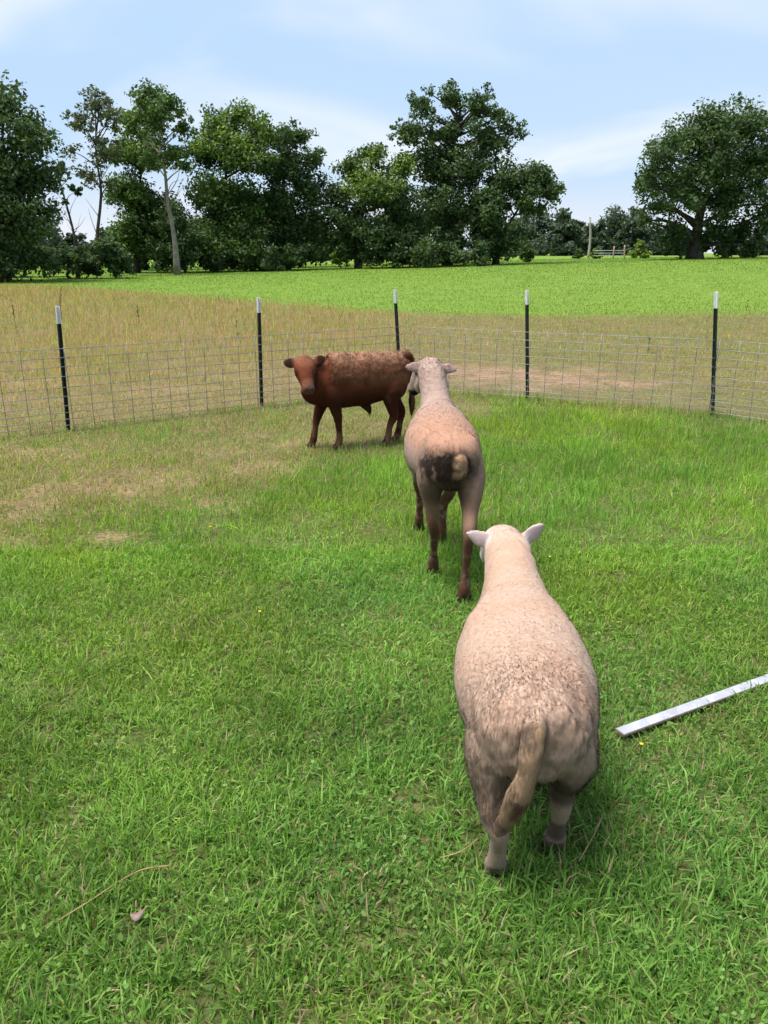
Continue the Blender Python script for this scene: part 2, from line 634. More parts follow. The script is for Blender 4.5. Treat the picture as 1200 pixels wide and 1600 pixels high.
def tint_of(x, y, lo=0.75, hi=1.3, seed=91):
    P = np.c_[x, y]
    a = fbm(P, 2.4, seed, 4); b = fbm(P, 0.6, seed + 5, 3)
    k = lo + (hi - lo) * np.clip(2.2 * (0.65 * a + 0.35 * b) - 0.6, 0, 1)
    warm = fbm(P, 0.8, seed + 9, 3)
    w = np.clip(2.2 * (warm - 0.5), -0.5, 0.5)
    return np.c_[k * (1 + 0.35 * w), k * (1 + 0.05 * w), k * (1 - 0.35 * w)]


def blade_colour(x, y, dry, lo=0.75, hi=1.3, seed=91, tab=GREENS):
    n = len(x)
    C = ramp(tab, rng.uniform(0, 1, n) ** 1.1) * tint_of(x, y, lo, hi, seed)
    isdry = rng.uniform(0, 1, n) < dry
    C[isdry] = ramp(DRIES, rng.uniform(0, 1, isdry.sum()))
    return C


def turf_points(n_tuft, per, y0, y1, margin, power, spread):
    """tufts, then blades leaning out of each tuft"""
    tx, ty = frustum_points(n_tuft, y0, y1, margin, power)
    dry, bare, green = region(tx, ty)
    thin = fbm(np.c_[tx, ty], 7.0, 55, 3)
    keep = (fence_side(tx, ty) < 0.10) & (rng.uniform(0, 1, n_tuft) > bare * 0.80) & (rng.uniform(0, 1, n_tuft) > 0.62 * sstep(0.55, 0.70, thin))
    tx, ty = tx[keep], ty[keep]
    cnt = rng.integers(int(per * 0.6), int(per * 1.5), len(tx))
    i = np.repeat(np.arange(len(tx)), cnt)
    ox, oy = rng.normal(0, spread, len(i)), rng.normal(0, spread, len(i))
    x, y = tx[i] + ox, ty[i] + oy
    ok = ~in_board(x, y) & (fence_side(x, y) < 0.14)
    i, x, y, ox, oy = i[ok], x[ok], y[ok], ox[ok], oy[ok]
    tuftlen = rng.uniform(0.75, 1.25, len(tx))[i]
    out = np.arctan2(oy, ox)
    return x, y, out, tuftlen


def make_turf():
    arr = []
    for (nt, per, y0, y1, mg, pw, sp, seg, wd) in ((24000, 10, 0.4, 4.3, 0.6, 0.84, 0.028, 2, 0.0050), (27000, 9, 4.1, 10.4, 1.0, 0.88, 0.045, 1, 0.0080)):
        x, y, out, tl = turf_points(nt, per, y0, y1, mg, pw, sp)
        n = len(x)
        dry, bare, green = region(x, y)
        P = np.c_[x, y]
        tall = fbm(P, 2.2, 63, 3)
        lush = 1 + 0.7 * sstep(-0.35, -0.05, fence_side(x, y)) * (x > 0.8)
        ln = tl * rng.uniform(0.03, 0.075, n) * (0.45 + 1.15 * tall) * (1 - 0.75 * dry) * lush * (1 + 0.5 * sstep(3.5, 6, y))
        az = np.where(rng.uniform(0, 1, n) < 0.7, out + rng.normal(0, 0.6, n), rng.uniform(0, 6.28, n))
        el = np.clip(np.pi / 2 - np.abs(rng.normal(0.45, 0.55, n)), 0.12, 1.57)
        long_ = rng.uniform(0, 1, n) < 0.012
        ln = np.where(long_, ln * 1.9, ln)
        C = blade_colour(x, y, np.clip(dry * 1.05 + 0.012, 0, 0.9))
        # the paddock's further half is tinted brighter and yellower
        far = (sstep(2.6, 5.2, y) * (1 - dry))[:, None]
        C = C * (1 + far * np.array([[0.12, 0.15, -0.08]]))
        w = 0.92 * wd * rng.uniform(0.6, 1.3, n) * (1 + 0.08 * (y < 2.2))
        arr.append(blade_arrays(x, y, near_z(x, y), ln, w, az, el, rng.uniform(0.2, 1.0, n), C, seg))
    # the same turf carries on to either side
    n = 95000
    y = 0.2 + 8.5 * rng.uniform(0, 1, n) ** 0.9
    half = (600 / FPX) * (y * CP + CAM_H * SP) + 0.55
    x = (half + 1.9 * rng.uniform(0, 1, n) ** 1.2) * rng.choice([-1, 1], n)
    dry, bare, green = region(x, y)
    k = (fence_side(x, y) < 0.1) & ~in_board(x, y) & (rng.uniform(0, 1, n) > bare * .9)
    x, y, dry = x[k], y[k], dry[k]
    n = len(x)
    arr.append(blade_arrays(x, y, near_z(x, y), rng.uniform(.04, .085, n), rng.uniform(.006, .011, n), rng.uniform(0, 6.28, n), np.clip(np.pi / 2 - np.abs(rng.normal(0.45, 0.5, n)), .12, 1.57), np.zeros(n), blade_colour(x, y, np.clip(dry + .01, 0, .9)), 1))
    # broad little leaves
    x, y = frustum_points(26000, 0.4, 4.6, 0.6, 0.8)
    clump = fbm(np.c_[x, y], 3.0, 83, 3)
    dry, bare, green = region(x, y)
    k = (rng.uniform(0, 1, len(x)) < 0.12 + 0.88 * sstep(0.46, 0.62, clump)) & ~in_board(x, y) & (bare < 0.5) & (dry < 0.5)
    x, y = x[k], y[k]
    C = blade_colour(x, y, np.zeros(len(x)), 0.7, 1.1) * np.array([[0.9, 0.95, 1.05]])
    arr.append(leaflet_arrays(x, y, near_z(x, y) + rng.uniform(0.01, 0.035, len(x)), rng.uniform(0.0035, 0.0085, len(x)), C))
    stuff_mesh('turf_grass', arr, M['grass'], 'short green turf covering the paddock round the animals')


make_turf()


def make_meadow():
    x, y = frustum_points(230000, 7.2, 58.0, 1.5, 1.5)
    fs = fence_side(x, y)
    dry, bare, green = region(x, y)
    u = rng.uniform(0, 1, (3, len(x)))
    keep = (fs > -0.05) & (u[0] > bare * 0.93) & (u[1] > green) & (u[2] < 0.45 + 0.55 * sstep(0.3, 0.55, fbm(np.c_[x, y], 1.4, 77, 3)))
    x, y, dry, fs = x[keep], y[keep], dry[keep], fs[keep]
    n = len(x)
    left = sstep(1.5, -1.0, x)
    ln = rng.uniform(0.07, 0.20, n) * (0.32 + 0.7 * sstep(0.5, 7, fs)) * (0.55 + 0.6 * left)
    stem = rng.uniform(0, 1, n) < 0.10 * sstep(1.0, 6, fs) * (0.3 + left)
    ln = np.where(stem, ln * 2.0, ln)
    w = 0.009 * rng.uniform(0.6, 1.3, n) * (1 + 2.2 * sstep(10, 45, y)) * np.where(stem, 0.6, 1)
    el = np.clip(np.pi / 2 - np.abs(rng.normal(0, 0.45, n)) * np.where(stem, 0.4, 1), 0.2, 1.57)
    C = blade_colour(x, y, np.clip(dry + 0.25 * stem, 0, 0.97), 0.85, 1.35, 191) * np.array([[1.28, 1.12, 0.95]])
    stuff_mesh('meadow_grass', [blade_arrays(x, y, near_z(x, y), ln, w, rng.uniform(0, 6.28, n), el, np.zeros(n), C, 1)], M['grass'], 'dry tan and green meadow grass beyond the wire fence')


make_meadow()


def make_pasture():
    x, y = frustum_points(190000, 18.0, 112.0, 4.0, 1.35)
    dry, bare, green = region(x, y)
    keep = rng.uniform(0, 1, len(x)) < green * 1.1 - 0.1
    x, y = x[keep], y[keep]
    n = len(x)
    ln = rng.uniform(0.03, 0.09, n)
    w = 0.026 * rng.uniform(0.6, 1.3, n) * (1 + 2.5 * sstep(25, 90, y))
    el = np.clip(np.pi / 2 - np.abs(rng.normal(0.4, 0.5, n)), 0.15, 1.57)
    C = ramp(FIELD, rng.uniform(0, 1, n)) * tint_of(x / 6, y / 9, 0.8, 1.2, 291)
    stuff_mesh('pasture_grass', [blade_arrays(x, y, zg(x, y), ln, w, rng.uniform(0, 6.28, n), el, np.zeros(n), C, 1)], M['grass'], 'bright green pasture grass stretching back to the trees')


make_pasture()
# ------------------------------------------------------------------ wire fence
WIRE_Z = [z * 0.0254 * 0.96 for z in (0.6, 3, 5.5, 8, 11, 14.5, 18.5, 22.5, 26.5, 30.3, 34)]


def wire_mesh(name, a, b, r=0.0032, bend=0.0, seed=0, n=9):
    a, b = np.array(a, float), np.array(b, float)
    rr = random.Random(seed)
    ph = rr.uniform(0, 6)
    rows = []
    for t in np.linspace(0, 1, n):
        p = a * (1 - t) + b * t
        p = p + np.array([0, bend * math.sin(ph + 5.2 * t), 0.5 * bend * math.sin(1.7 * ph + 4 * t)])
        rows.append((*p, r, r))
    return lofts_mesh(name, [loft(rows, n=n, seg=6, hint=(0.13, 0.9, 0.4))])


def wire_panel(p, q, label, seed, zoff=0.0):
    p, q = np.array(p, float), np.array(q, float)
    L = float(np.linalg.norm(q - p))
    root = empty('wire_panel', (p[0], p[1], float(near_z(np.array([p[0]]), np.array([p[1]]))[0]) + zoff), math.atan2(q[1] - p[1], q[0] - p[0]))
    tag(root, label, 'fence panel', 'galvanised mesh fence panels')
    for i, z in enumerate(WIRE_Z):
        obj('horizontal_wire', wire_mesh('horizontal_wire', (0, 0, z), (L, 0, z), 0.0034, 0.010, seed * 50 + i, 14), M['galv'], root)
    vm = wire_mesh('vertical_wire', (0, 0.0062, WIRE_Z[0] - 0.02), (0, 0.0062, WIRE_Z[-1] + 0.012), 0.0032, 0.003, seed, 6)
    n = int(L / 0.203)
    for k in range(n + 1):
        o = obj('vertical_wire', vm, M['galv'], root)
        o.location = (0.01 + k * 0.203, 0, 0)
        o.rotation_euler = (0, random.uniform(-0.008, 0.008), 0)
    return root


def t_post(u0, v0, u1, v1, label, seed):
    """steel T post: foot at pixel (u0,v0), tip at (u1,v1) at the same distance"""
    g = on_ground(u0, v0)
    base = np.array([g[0], g[1], 0.0])
    top = at_dist(u1, v1, g[1] + 0.0)
    H = top[2]
    root = empty('fence_post', (base[0], base[1], 0.0))
    lean = math.atan2(top[0] - base[0], H)
    root.rotation_euler = (0, lean, random.uniform(-.15, .15))
    tag(root, label, 'fence post', 'steel posts carrying the mesh panels')
    W, D, t = 0.042, 0.036, 0.007

    def tee(z0, z1, studs, grow=0.0):
        bm = bmesh.new()
        for (sx, sy, cy) in ((W + grow, t + grow, 0.0), (t + grow, D + grow, -(D + t) / 2 + 0.001)):
            r = bmesh.ops.create_cube(bm, size=1.0)
            bmesh.ops.scale(bm, vec=(sx, sy, z1 - z0), verts=r['verts'])
            bmesh.ops.translate(bm, vec=(0, cy, (z0 + z1) / 2), verts=r['verts'])
        if studs:
            z = z0 + 0.05
            while z < z1 - 0.02:
                r = bmesh.ops.create_cube(bm, size=1.0)
                bmesh.ops.scale(bm, vec=(0.014, 0.009, 0.022), verts=r['verts'])
                bmesh.ops.translate(bm, vec=(0, t / 2 + 0.004, z), verts=r['verts'])
                z += 0.054
        m = bpy.data.meshes.new('tee'); bm.to_mesh(m); bm.free()
        return m
    tip = 0.165
    obj('post_shaft', tee(-0.25, H - tip, True), M['postgreen'], root)
    obj('white_tip', tee(H - tip, H, True, 0.0015), M['postwhite'], root)
    for z in (WIRE_Z[4], WIRE_Z[-2]):
        rows = [(-0.03, -0.03, z, .002, .002), (-0.026, 0.008, z + .002, .002, .002), (0, 0.013, z + .004, .002, .002), (0.026, 0.008, z + .002, .002, .002), (0.03, -0.03, z, .002, .002)]
        obj('wire_clip', lofts_mesh('wire_clip', [loft(rows, 9, 5, (0, 0, 1))]), M['galv'], root)
    return root


POSTS = [(107, 672, 90, 478, 'dark fence post with white tip, leftmost of the five'),
         (409, 634, 404, 465, 'dark fence post with white tip, just left of the brown calf'),
         (626, 611, 617, 452, 'dark fence post with white tip, half hidden behind the calf rump'),
         (824, 625, 823.5, 453, 'dark fence post with white tip, second from the right'),
         (1113, 652, 1119, 455, 'dark fence post with white tip, rightmost of the five')]
for i, pz in enumerate(POSTS):
    t_post(*pz, i)
back = np.array([0.0, -0.045])
wire_panel(FENCE[0] + back, FENCE[3] + back, 'long mesh panel of the fence running left behind the calf', 1)
wire_panel(FENCE[3] + back + np.array([0.02, 0.02]), FENCE[5] + back + np.array([0.09, -0.045]), 'mesh panel of the fence between the calf and the rightmost post', 2)
wire_panel(FENCE[5] + back + np.array([-0.07, -0.03]), FENCE[6] + back, 'mesh panel leaving the picture right of the rightmost post', 3, -0.01)
# ------------------------------------------------------------------ trees
LEAF_TABS = {
    'dark': np.array([(0.036, 0.064, 0.025), (0.053, 0.091, 0.032), (0.078, 0.126, 0.041)]),
    'mid': np.array([(0.034, 0.066, 0.019), (0.058, 0.105, 0.026), (0.095, 0.160, 0.036)]),
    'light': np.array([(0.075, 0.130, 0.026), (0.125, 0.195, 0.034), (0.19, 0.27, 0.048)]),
    'grey': np.array([(0.050, 0.065, 0.035), (0.080, 0.100, 0.050), (0.110, 0.130, 0.070)]),
    'far': np.array([(0.045, 0.068, 0.048), (0.058, 0.084, 0.055), (0.075, 0.105, 0.064)]),  # distance haze painted in as a bluer, greyer leaf green
}


def rand_dirs(n, r):
    v = r.normal(0, 1, (n, 3))
    return v / np.linalg.norm(v, axis=1)[:, None]


def leaf_cloud(centers, radii, n, size, tab, r, flat=0.75):
    """leaf faces spread over many small clumps"""
    w = radii ** 2.0
    k = r.choice(len(centers), n, p=w / w.sum())
    d = rand_dirs(n, r)
    rad = radii[k] * r.uniform(0, 1, n) ** 0.42 * (1 + 0.5 * (r.uniform(0, 1, n) < 0.12))
    p = centers[k] + d * rad[:, None] * np.array([1, 1, flat])
    nrm = rand_dirs(n, r) + d * 0.5 + np.array([0, 0, 0.65])
    nrm /= np.linalg.norm(nrm, axis=1)[:, None]
    a = np.cross(nrm, rand_dirs(n, r)); a /= np.linalg.norm(a, axis=1)[:, None] + 1e-9
    b = np.cross(nrm, a)
    s = size * r.uniform(0.55, 1.35, n)
    V = np.stack([p - a * s[:, None], p + b * (0.55 * s)[:, None] + nrm * (0.12 * s)[:, None], p + a * s[:, None], p - b * (0.55 * s)[:, None] + nrm * (0.12 * s)[:, None]], 1)
    ck = r.uniform(0, 1, len(centers))
    t = 0.45 * ck[k] + 0.55 * r.uniform(0, 1, n)
    C = ramp(tab, t)
    F = np.arange(4 * n).reshape(n, 4)
    return V.reshape(-1, 3), F, np.repeat(C, 4, axis=0)


def tree(name, label, u, v, Y, lobes, trunk=None, bark='bark', tab='mid', nleaf=14000, leaf=0.15, sub=16, subr=(0.26, 0.48), depth=0.8, seed=1, group=None, cat='tree', bare_limbs=0, trunk_r=0.2, hi=None, hifrac=0.0):
    """lobes: (u, v, radius in px) of the crown's main masses as seen from the camera; each gets its own depth"""
    r = np.random.default_rng(seed)
    base = at_dist(u, v, Y)
    base[2] = zg(base[0], base[1]) - 0.05
    mpp = (Y * CP) / FPX
    root = empty(name, tuple(base))
    tag(root, label, cat, group)
    C, Rr, main = [], [], []
    big = [(a, b, c, k) for (a, b, c) in lobes for k in ((-1, 1) if c > 22 else (0,))]
    for (lu, lv, lr, sg) in big:
        dy = (sg * r.uniform(0.35, 1.1) + 0.25 * r.normal()) * depth * lr * mpp
        c = at_dist(lu, lv, Y + dy) - base
        Rm = lr * mpp
        main.append((c, Rm))
        ns = max(7, int(1.5 * sub * (lr / 40) ** 1.2))
        d = rand_dirs(ns, r)
        rr = Rm * r.uniform(subr[0], subr[1], ns)
        C.append(c + d * (Rm * r.uniform(0.15, 1.0, ns) - 0.25 * rr)[:, None] * np.array([1, 1, 0.9]))
        Rr.append(rr)
    C, Rr = np.vstack(C), np.concatenate(Rr)
    low = -zg(base[0], base[1]) * 0 + 0.1
    C[:, 2] = np.maximum(C[:, 2], low + 0.5 * Rr)
    V, F, K = leaf_cloud(C, Rr, int(nleaf * 1.4), leaf * 1.1, LEAF_TABS[tab], r)
    V[:, 2] = np.maximum(V[:, 2], 0.02)
    if hi is not None:  # sunlit patches painted in with the lighter leaf colours
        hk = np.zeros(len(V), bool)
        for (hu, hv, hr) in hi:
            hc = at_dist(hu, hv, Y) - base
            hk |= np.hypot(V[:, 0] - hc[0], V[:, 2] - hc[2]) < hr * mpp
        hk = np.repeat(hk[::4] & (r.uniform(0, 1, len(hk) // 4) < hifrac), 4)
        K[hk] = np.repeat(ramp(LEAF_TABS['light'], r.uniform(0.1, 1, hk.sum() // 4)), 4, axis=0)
    me = mesh_np('crown', V, F)
    set_col(me, 'col', K)
    obj('crown', me, M['leaf'], root)
    # trunk and limbs
    top = max(main, key=lambda q: q[0][2])[0]
    if trunk is None:
        pts = [np.zeros(3), np.array([0, 0, 0.25 * top[2]]) + r.normal(0, .12, 3) * [1, 1, 0], np.array([top[0] * .4, top[1] * .4, 0.55 * top[2]]), top * np.array([.9, .9, 0.93])]
    else:
        pts = [np.zeros(3)] + [at_dist(a, b, Y) - base for a, b in trunk]
    m_ = len(pts)
    rows = [(*p, trunk_r * (1 - 0.88 * i / (m_ - 1)) * (1.35 if i == 0 else 1), trunk_r * (1 - 0.88 * i / (m_ - 1)) * (1.35 if i == 0 else 1)) for i, p in enumerate(pts)]
    parts = [loft(rows, 18, 9, (0.2, 1, 0.1))]
    P = catmull(pts, 40)
    for c, Rm in main:
        cand = P[(P[:, 2] < c[2] * 0.85 + 0.3) & (P[:, 2] > 0.1 * top[2])]
        if len(cand) == 0:
            continue
        s = cand[np.argmin(np.linalg.norm(cand - c, axis=1) + 0.3 * np.abs(cand[:, 2] - 0.6 * c[2]))]
        ln = np.linalg.norm(c - s)
        if ln < 0.4:
            continue
        mid = s * .5 + c * .5 + r.normal(0, 0.07 * ln, 3) + np.array([0, 0, 0.06 * ln])
        br = trunk_r * (0.28 + 0.1 * r.uniform())
        parts.append(loft([(*s, br, br), (*mid, br * .6, br * .6), (*c, br * .25, br * .25)], 8, 6, (0.2, 0.9, 0.3)))
        near_sub = np.argsort(np.linalg.norm(C - c, axis=1))[:5]
        for q in near_sub:
            e = C[q]
            m2 = c * .5 + e * .5 + r.normal(0, 0.06 * Rm, 3)
            b2 = br * .3
            parts.append(loft([(*c, b2, b2), (*m2, b2 * .6, b2 * .6), (*e, b2 * .2, b2 * .2)], 4, 4, (0.2, 0.9, 0.3)))
    for k in range(bare_limbs):
        s = P[int(r.uniform(10, 36))]
        e = s + np.array([r.uniform(-1, 1), r.uniform(-.6, .6), r.uniform(0.6, 1.6)]) * 0.13 * max(top[2], 3)
        m2 = s * .5 + e * .5 + r.normal(0, .12, 3)
        b2 = trunk_r * .18
        parts.append(loft([(*s, b2, b2), (*m2, b2 * .7, b2 * .7), (*e, b2 * .2, b2 * .2)], 6, 5, (0.2, 0.9, 0.3)))
    obj('trunk', lofts_mesh('trunk', parts), M[bark], root)
    return root


GL, GM, GF = 'trees along the left edge of the pasture', 'trees in the clump at the middle of the pasture edge', 'trees in the far line behind the pasture'
tree('broadleaf_tree', 'tall dark dense tree cut off by the left edge of the picture', 10, 441, 50,
     [(5, 165, 46), (-40, 190, 60), (45, 215, 46), (10, 265, 62), (60, 275, 40), (-50, 300, 75), (30, 345, 58), (-10, 400, 58), (70, 330, 30), (60, 405, 34)], tab='dark', nleaf=26000, leaf=0.13, seed=11, group=GL, trunk_r=0.28)
tree('slender_tree', 'thin airy tree with grey trunk and sparse leaves, second from the left edge', 154, 432, 62,
     [(150, 165, 30), (125, 190, 26), (172, 185, 24), (110, 235, 22), (160, 235, 30), (140, 275, 24), (100, 270, 16), (170, 290, 20)], trunk=[(152, 370), (158, 300), (150, 240), (150, 160)], tab='grey', nleaf=3000, leaf=0.12, sub=26, subr=(.14, .3), seed=12, group=GL, trunk_r=0.17, bare_limbs=10)
tree('bare_tree', 'spindly leaning tree with bare forked stems near the left edge', 122, 434, 58,
     [(92, 265, 14), (118, 300, 14), (100, 315, 10)], trunk=[(118, 380), (108, 335), (95, 290), (88, 262)], tab='dark', nleaf=700, leaf=0.11, sub=20, subr=(.15, .3), seed=13, group=GL, trunk_r=0.13, bare_limbs=26)
tree('pale_trunked_tree', 'tall tree with a pale bare leaning trunk in front of the left trees', 277, 425, 64,
     [(262, 165, 30), (240, 190, 26), (285, 200, 24), (268, 240, 28), (235, 250, 24), (290, 260, 20), (222, 215, 16)], trunk=[(272, 370), (262, 315), (258, 270), (250, 225), (258, 170)], bark='pale_bark', tab='mid', nleaf=4000, leaf=0.12, sub=26, subr=(.15, .3), seed=14, group=GL, trunk_r=0.22, bare_limbs=12)
tree('broadleaf_tree', 'bushy green tree behind the pale leaning trunk', 215, 428, 72,
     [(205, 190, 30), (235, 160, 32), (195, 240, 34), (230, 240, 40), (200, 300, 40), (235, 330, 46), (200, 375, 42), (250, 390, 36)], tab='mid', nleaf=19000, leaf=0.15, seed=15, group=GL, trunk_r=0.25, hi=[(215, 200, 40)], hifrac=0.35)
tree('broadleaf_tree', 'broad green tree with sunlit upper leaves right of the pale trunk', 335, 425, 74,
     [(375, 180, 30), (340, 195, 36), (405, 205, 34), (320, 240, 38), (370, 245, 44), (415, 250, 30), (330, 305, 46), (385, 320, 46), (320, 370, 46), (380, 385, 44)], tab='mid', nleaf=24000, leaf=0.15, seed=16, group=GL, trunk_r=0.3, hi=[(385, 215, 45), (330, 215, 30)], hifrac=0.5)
tree('broadleaf_tree', 'dark round topped tree at the right end of the left trees', 450, 424, 76,
     [(440, 215, 28), (465, 215, 26), (490, 250, 24), (445, 265, 36), (480, 295, 36), (440, 325, 42), (480, 350, 36), (445, 390, 38), (485, 392, 28)], tab='dark', nleaf=17000, leaf=0.15, seed=17, group=GL, trunk_r=0.25)
tree('undergrowth_tree', 'low dark thicket tree under the left trees beside the pale trunk', 290, 427, 70,
     [(270, 345, 34), (300, 380, 36), (255, 395, 30), (330, 400, 30), (285, 405, 26)], tab='dark', nleaf=9000, leaf=0.14, seed=18, group=GL, trunk_r=0.12)
tree('undergrowth_tree', 'low dark thicket tree between the thin airy tree and the left edge', 110, 440, 56,
     [(95, 400, 28), (130, 410, 26), (170, 395, 30), (150, 420, 18), (190, 410, 24)], tab='dark', nleaf=8000, leaf=0.12, seed=19, group=GL, trunk_r=0.1)
tree('undergrowth_tree', 'low dark thicket tree at the foot of the round topped tree', 410, 423, 72,
     [(390, 400, 26), (425, 405, 24), (460, 400, 24), (360, 405, 22)], tab='dark', nleaf=6000, leaf=0.14, seed=20, group=GL, trunk_r=0.1)
tree('undergrowth_tree', 'dark thicket filling the gap right of the thin airy tree', 205, 427, 84,
     [(190, 380, 30), (225, 365, 36), (260, 385, 30), (165, 400, 22), (215, 405, 26)], tab='dark', nleaf=9000, leaf=0.17, seed=25, group=GL, trunk_r=0.1)
tree('undergrowth_tree', 'dark thicket deep behind the broad sunlit left tree', 350, 424, 88,
     [(310, 365, 36), (355, 350, 38), (400, 360, 38), (340, 400, 28), (390, 400, 28)], tab='dark', nleaf=11000, leaf=0.17, seed=26, group=GL, trunk_r=0.1)
tree('undergrowth_tree', 'dark thicket deep behind the round topped left tree', 470, 420, 90,
     [(440, 365, 34), (480, 360, 32), (505, 375, 24), (455, 398, 26), (500, 398, 18)], tab='dark', nleaf=9000, leaf=0.17, seed=27, group=GL, trunk_r=0.1)
tree('undergrowth_tree', 'dark thicket low behind the tree cut off by the left edge', 40, 438, 60,
     [(20, 405, 30), (60, 400, 28), (85, 415, 20), (-20, 410, 30)], tab='dark', nleaf=7000, leaf=0.13, seed=28, group=GL, trunk_r=0.1)
# middle clump
tree('undergrowth_tree', 'dark thicket deep behind the middle clump', 660, 414, 92,
     [(560, 365, 32), (610, 350, 36), (660, 350, 36), (710, 350, 36), (760, 365, 30), (790, 385, 22), (640, 395, 28), (700, 395, 28)], tab='dark', nleaf=13000, leaf=0.18, seed=29, group=GM, trunk_r=0.1)
tree('broadleaf_tree', 'low wide tree with yellow green sunlit leaves, left of the middle clump', 560, 417, 76,
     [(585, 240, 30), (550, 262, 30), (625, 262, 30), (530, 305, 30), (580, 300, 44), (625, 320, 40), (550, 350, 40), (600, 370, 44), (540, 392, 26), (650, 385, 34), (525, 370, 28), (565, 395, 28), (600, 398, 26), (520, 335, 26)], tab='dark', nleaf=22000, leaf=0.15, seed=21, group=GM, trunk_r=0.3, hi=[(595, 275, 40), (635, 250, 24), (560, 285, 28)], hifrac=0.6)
tree('broadleaf_tree', 'tallest airy topped tree in the middle of the picture', 700, 414, 80,
     [(660, 165, 26), (700, 155, 28), (745, 165, 32), (780, 180, 26), (650, 205, 32), (700, 210, 40), (760, 215, 40), (790, 225, 20), (680, 265, 44), (735, 270, 46), (690, 325, 46), (745, 330, 40), (700, 375, 42), (635, 215, 26), (800, 205, 24), (620, 195, 16), (670, 145, 16), (760, 150, 18)], tab='dark', nleaf=26000, leaf=0.15, sub=15, subr=(.2, .36), seed=22, group=GM, trunk_r=0.4, trunk=[(695, 340), (700, 270), (715, 200), (720, 165)])
tree('broadleaf_tree', 'dark spreading tree leaning right at the end of the middle clump', 775, 410, 78,
     [(800, 280, 32), (840, 278, 30), (860, 305, 24), (775, 310, 34), (820, 315, 30), (770, 350, 34), (800, 375, 30), (760, 385, 32), (845, 325, 16)], tab='dark', nleaf=17000, leaf=0.15, seed=23, group=GM, trunk_r=0.3)
tree('undergrowth_tree', 'low dark thicket tree at the foot of the middle clump', 660, 415, 74,
     [(620, 395, 28), (665, 395, 30), (710, 398, 26), (745, 398, 22), (580, 400, 22)], tab='dark', nleaf=8000, leaf=0.14, seed=24, group=GM, trunk_r=0.1)
# lone oak
tree('oak_tree', 'huge dark spreading oak at the right edge of the picture', 1085, 404, 86,
     [(1120, 190, 44), (1165, 205, 48), (1075, 215, 44), (1040, 245, 40), (1110, 250, 52), (1185, 260, 55), (1015, 285, 36), (1065, 295, 46), (1140, 310, 50), (1025, 322, 28), (1215, 320, 44), (1050, 355, 32), (1110, 365, 36), (1165, 360, 36), (1060, 385, 24), (1240, 240, 40), (1010, 345, 24), (1040, 378, 24), (1095, 380, 26), (1135, 378, 28), (1180, 385, 26), (990, 330, 18)],
     tab='dark', nleaf=34000, leaf=0.17, sub=15, subr=(.2, .4), seed=31, trunk_r=0.75, trunk=[(1088, 370), (1095, 330), (1110, 280), (1120, 210)])
# small bushes near the field's far edge
for i, (u, v, Y, w, tab, lab) in enumerate(((824, 408, 88, 15, 'mid', 'small round green bush at the right foot of the middle clump'),
                                            (905, 405, 104, 9, 'mid', 'low green bush just left of the utility pole'),
                                            (932, 405, 104, 9, 'light', 'low yellow green bush just right of the utility pole'),
                                            (1000, 404, 98, 15, 'light', 'pale green sapling between the wooden gate and the oak'),
                                            (1135, 404, 92, 17, 'grey', 'greyish bush at the right foot of the oak'),
                                            (1170, 404, 92, 15, 'mid', 'olive bush at the right edge beyond the oak'),
                                            (530, 412, 84, 12, 'light', 'small pale bush in the gap left of the middle clump'))):
    tree('bush', lab, u, v, Y, [(u, v - w * 0.8, w), (u - w * .5, v - w * 0.5, w * .6), (u + w * .5, v - w * 0.6, w * .65), (u, v - w * 1.5, w * .6)], tab=tab, nleaf=1500, leaf=0.13, sub=40, seed=50 + i, cat='bush', trunk_r=0.06)
# far tree line
fr = np.random.default_rng(5)
far_spots = [(815, 352, 24), (850, 348, 24), (880, 352, 22), (905, 362, 18), (932, 366, 18), (962, 346, 26), (990, 352, 22), (1150, 372, 20), (1195, 366, 22), (75, 362, 26), (35, 372, 24), (120, 384, 18), (160, 380, 20), (505, 376, 22), (545, 380, 18), (780, 362, 20), (1020, 368, 20), (1060, 372, 18)]
far_lab = ['first tree of the hazy far line, against the middle clump', 'second tree of the hazy far line right of the middle clump', 'third tree of the hazy far line right of the middle clump', 'low far tree just left of the utility pole', 'low far tree just right of the utility pole', 'tallest far tree between the utility pole and the oak', 'far tree touching the left side of the oak', 'far tree seen under the right side of the oak', 'far tree at the right edge below the oak crown', 'distant tree seen between the dark left tree and the thin airy tree', 'distant tree low behind the dark tree at the left edge', 'distant low tree behind the bare forked stems', 'distant low tree behind the thin airy tree trunk', 'distant tree in the gap left of the middle clump', 'distant low tree behind the left part of the middle clump', 'far tree behind the right part of the middle clump', 'far tree behind the left foot of the oak', 'far tree behind the oak trunk']
for i, (u, v, w) in enumerate(far_spots):
    Yf = fr.uniform(165, 200)
    vb = 402
    w *= 1.3
    lob = [(u, v, w * .8), (u - w * .5, v + w * .6, w * .75), (u + w * .5, v + w * .7, w * .75), (u, v + w * 1.3, w * .9), (u + fr.uniform(-6, 6), v - w * .5, w * .5)]
    tree('distant_tree', far_lab[i], u, vb, Yf, [(a, min(b, 396), c) for a, b, c in lob], tab='far', nleaf=2800, leaf=0.42, sub=18, subr=(.25, .45), seed=80 + i, group=GF, trunk_r=0.2)
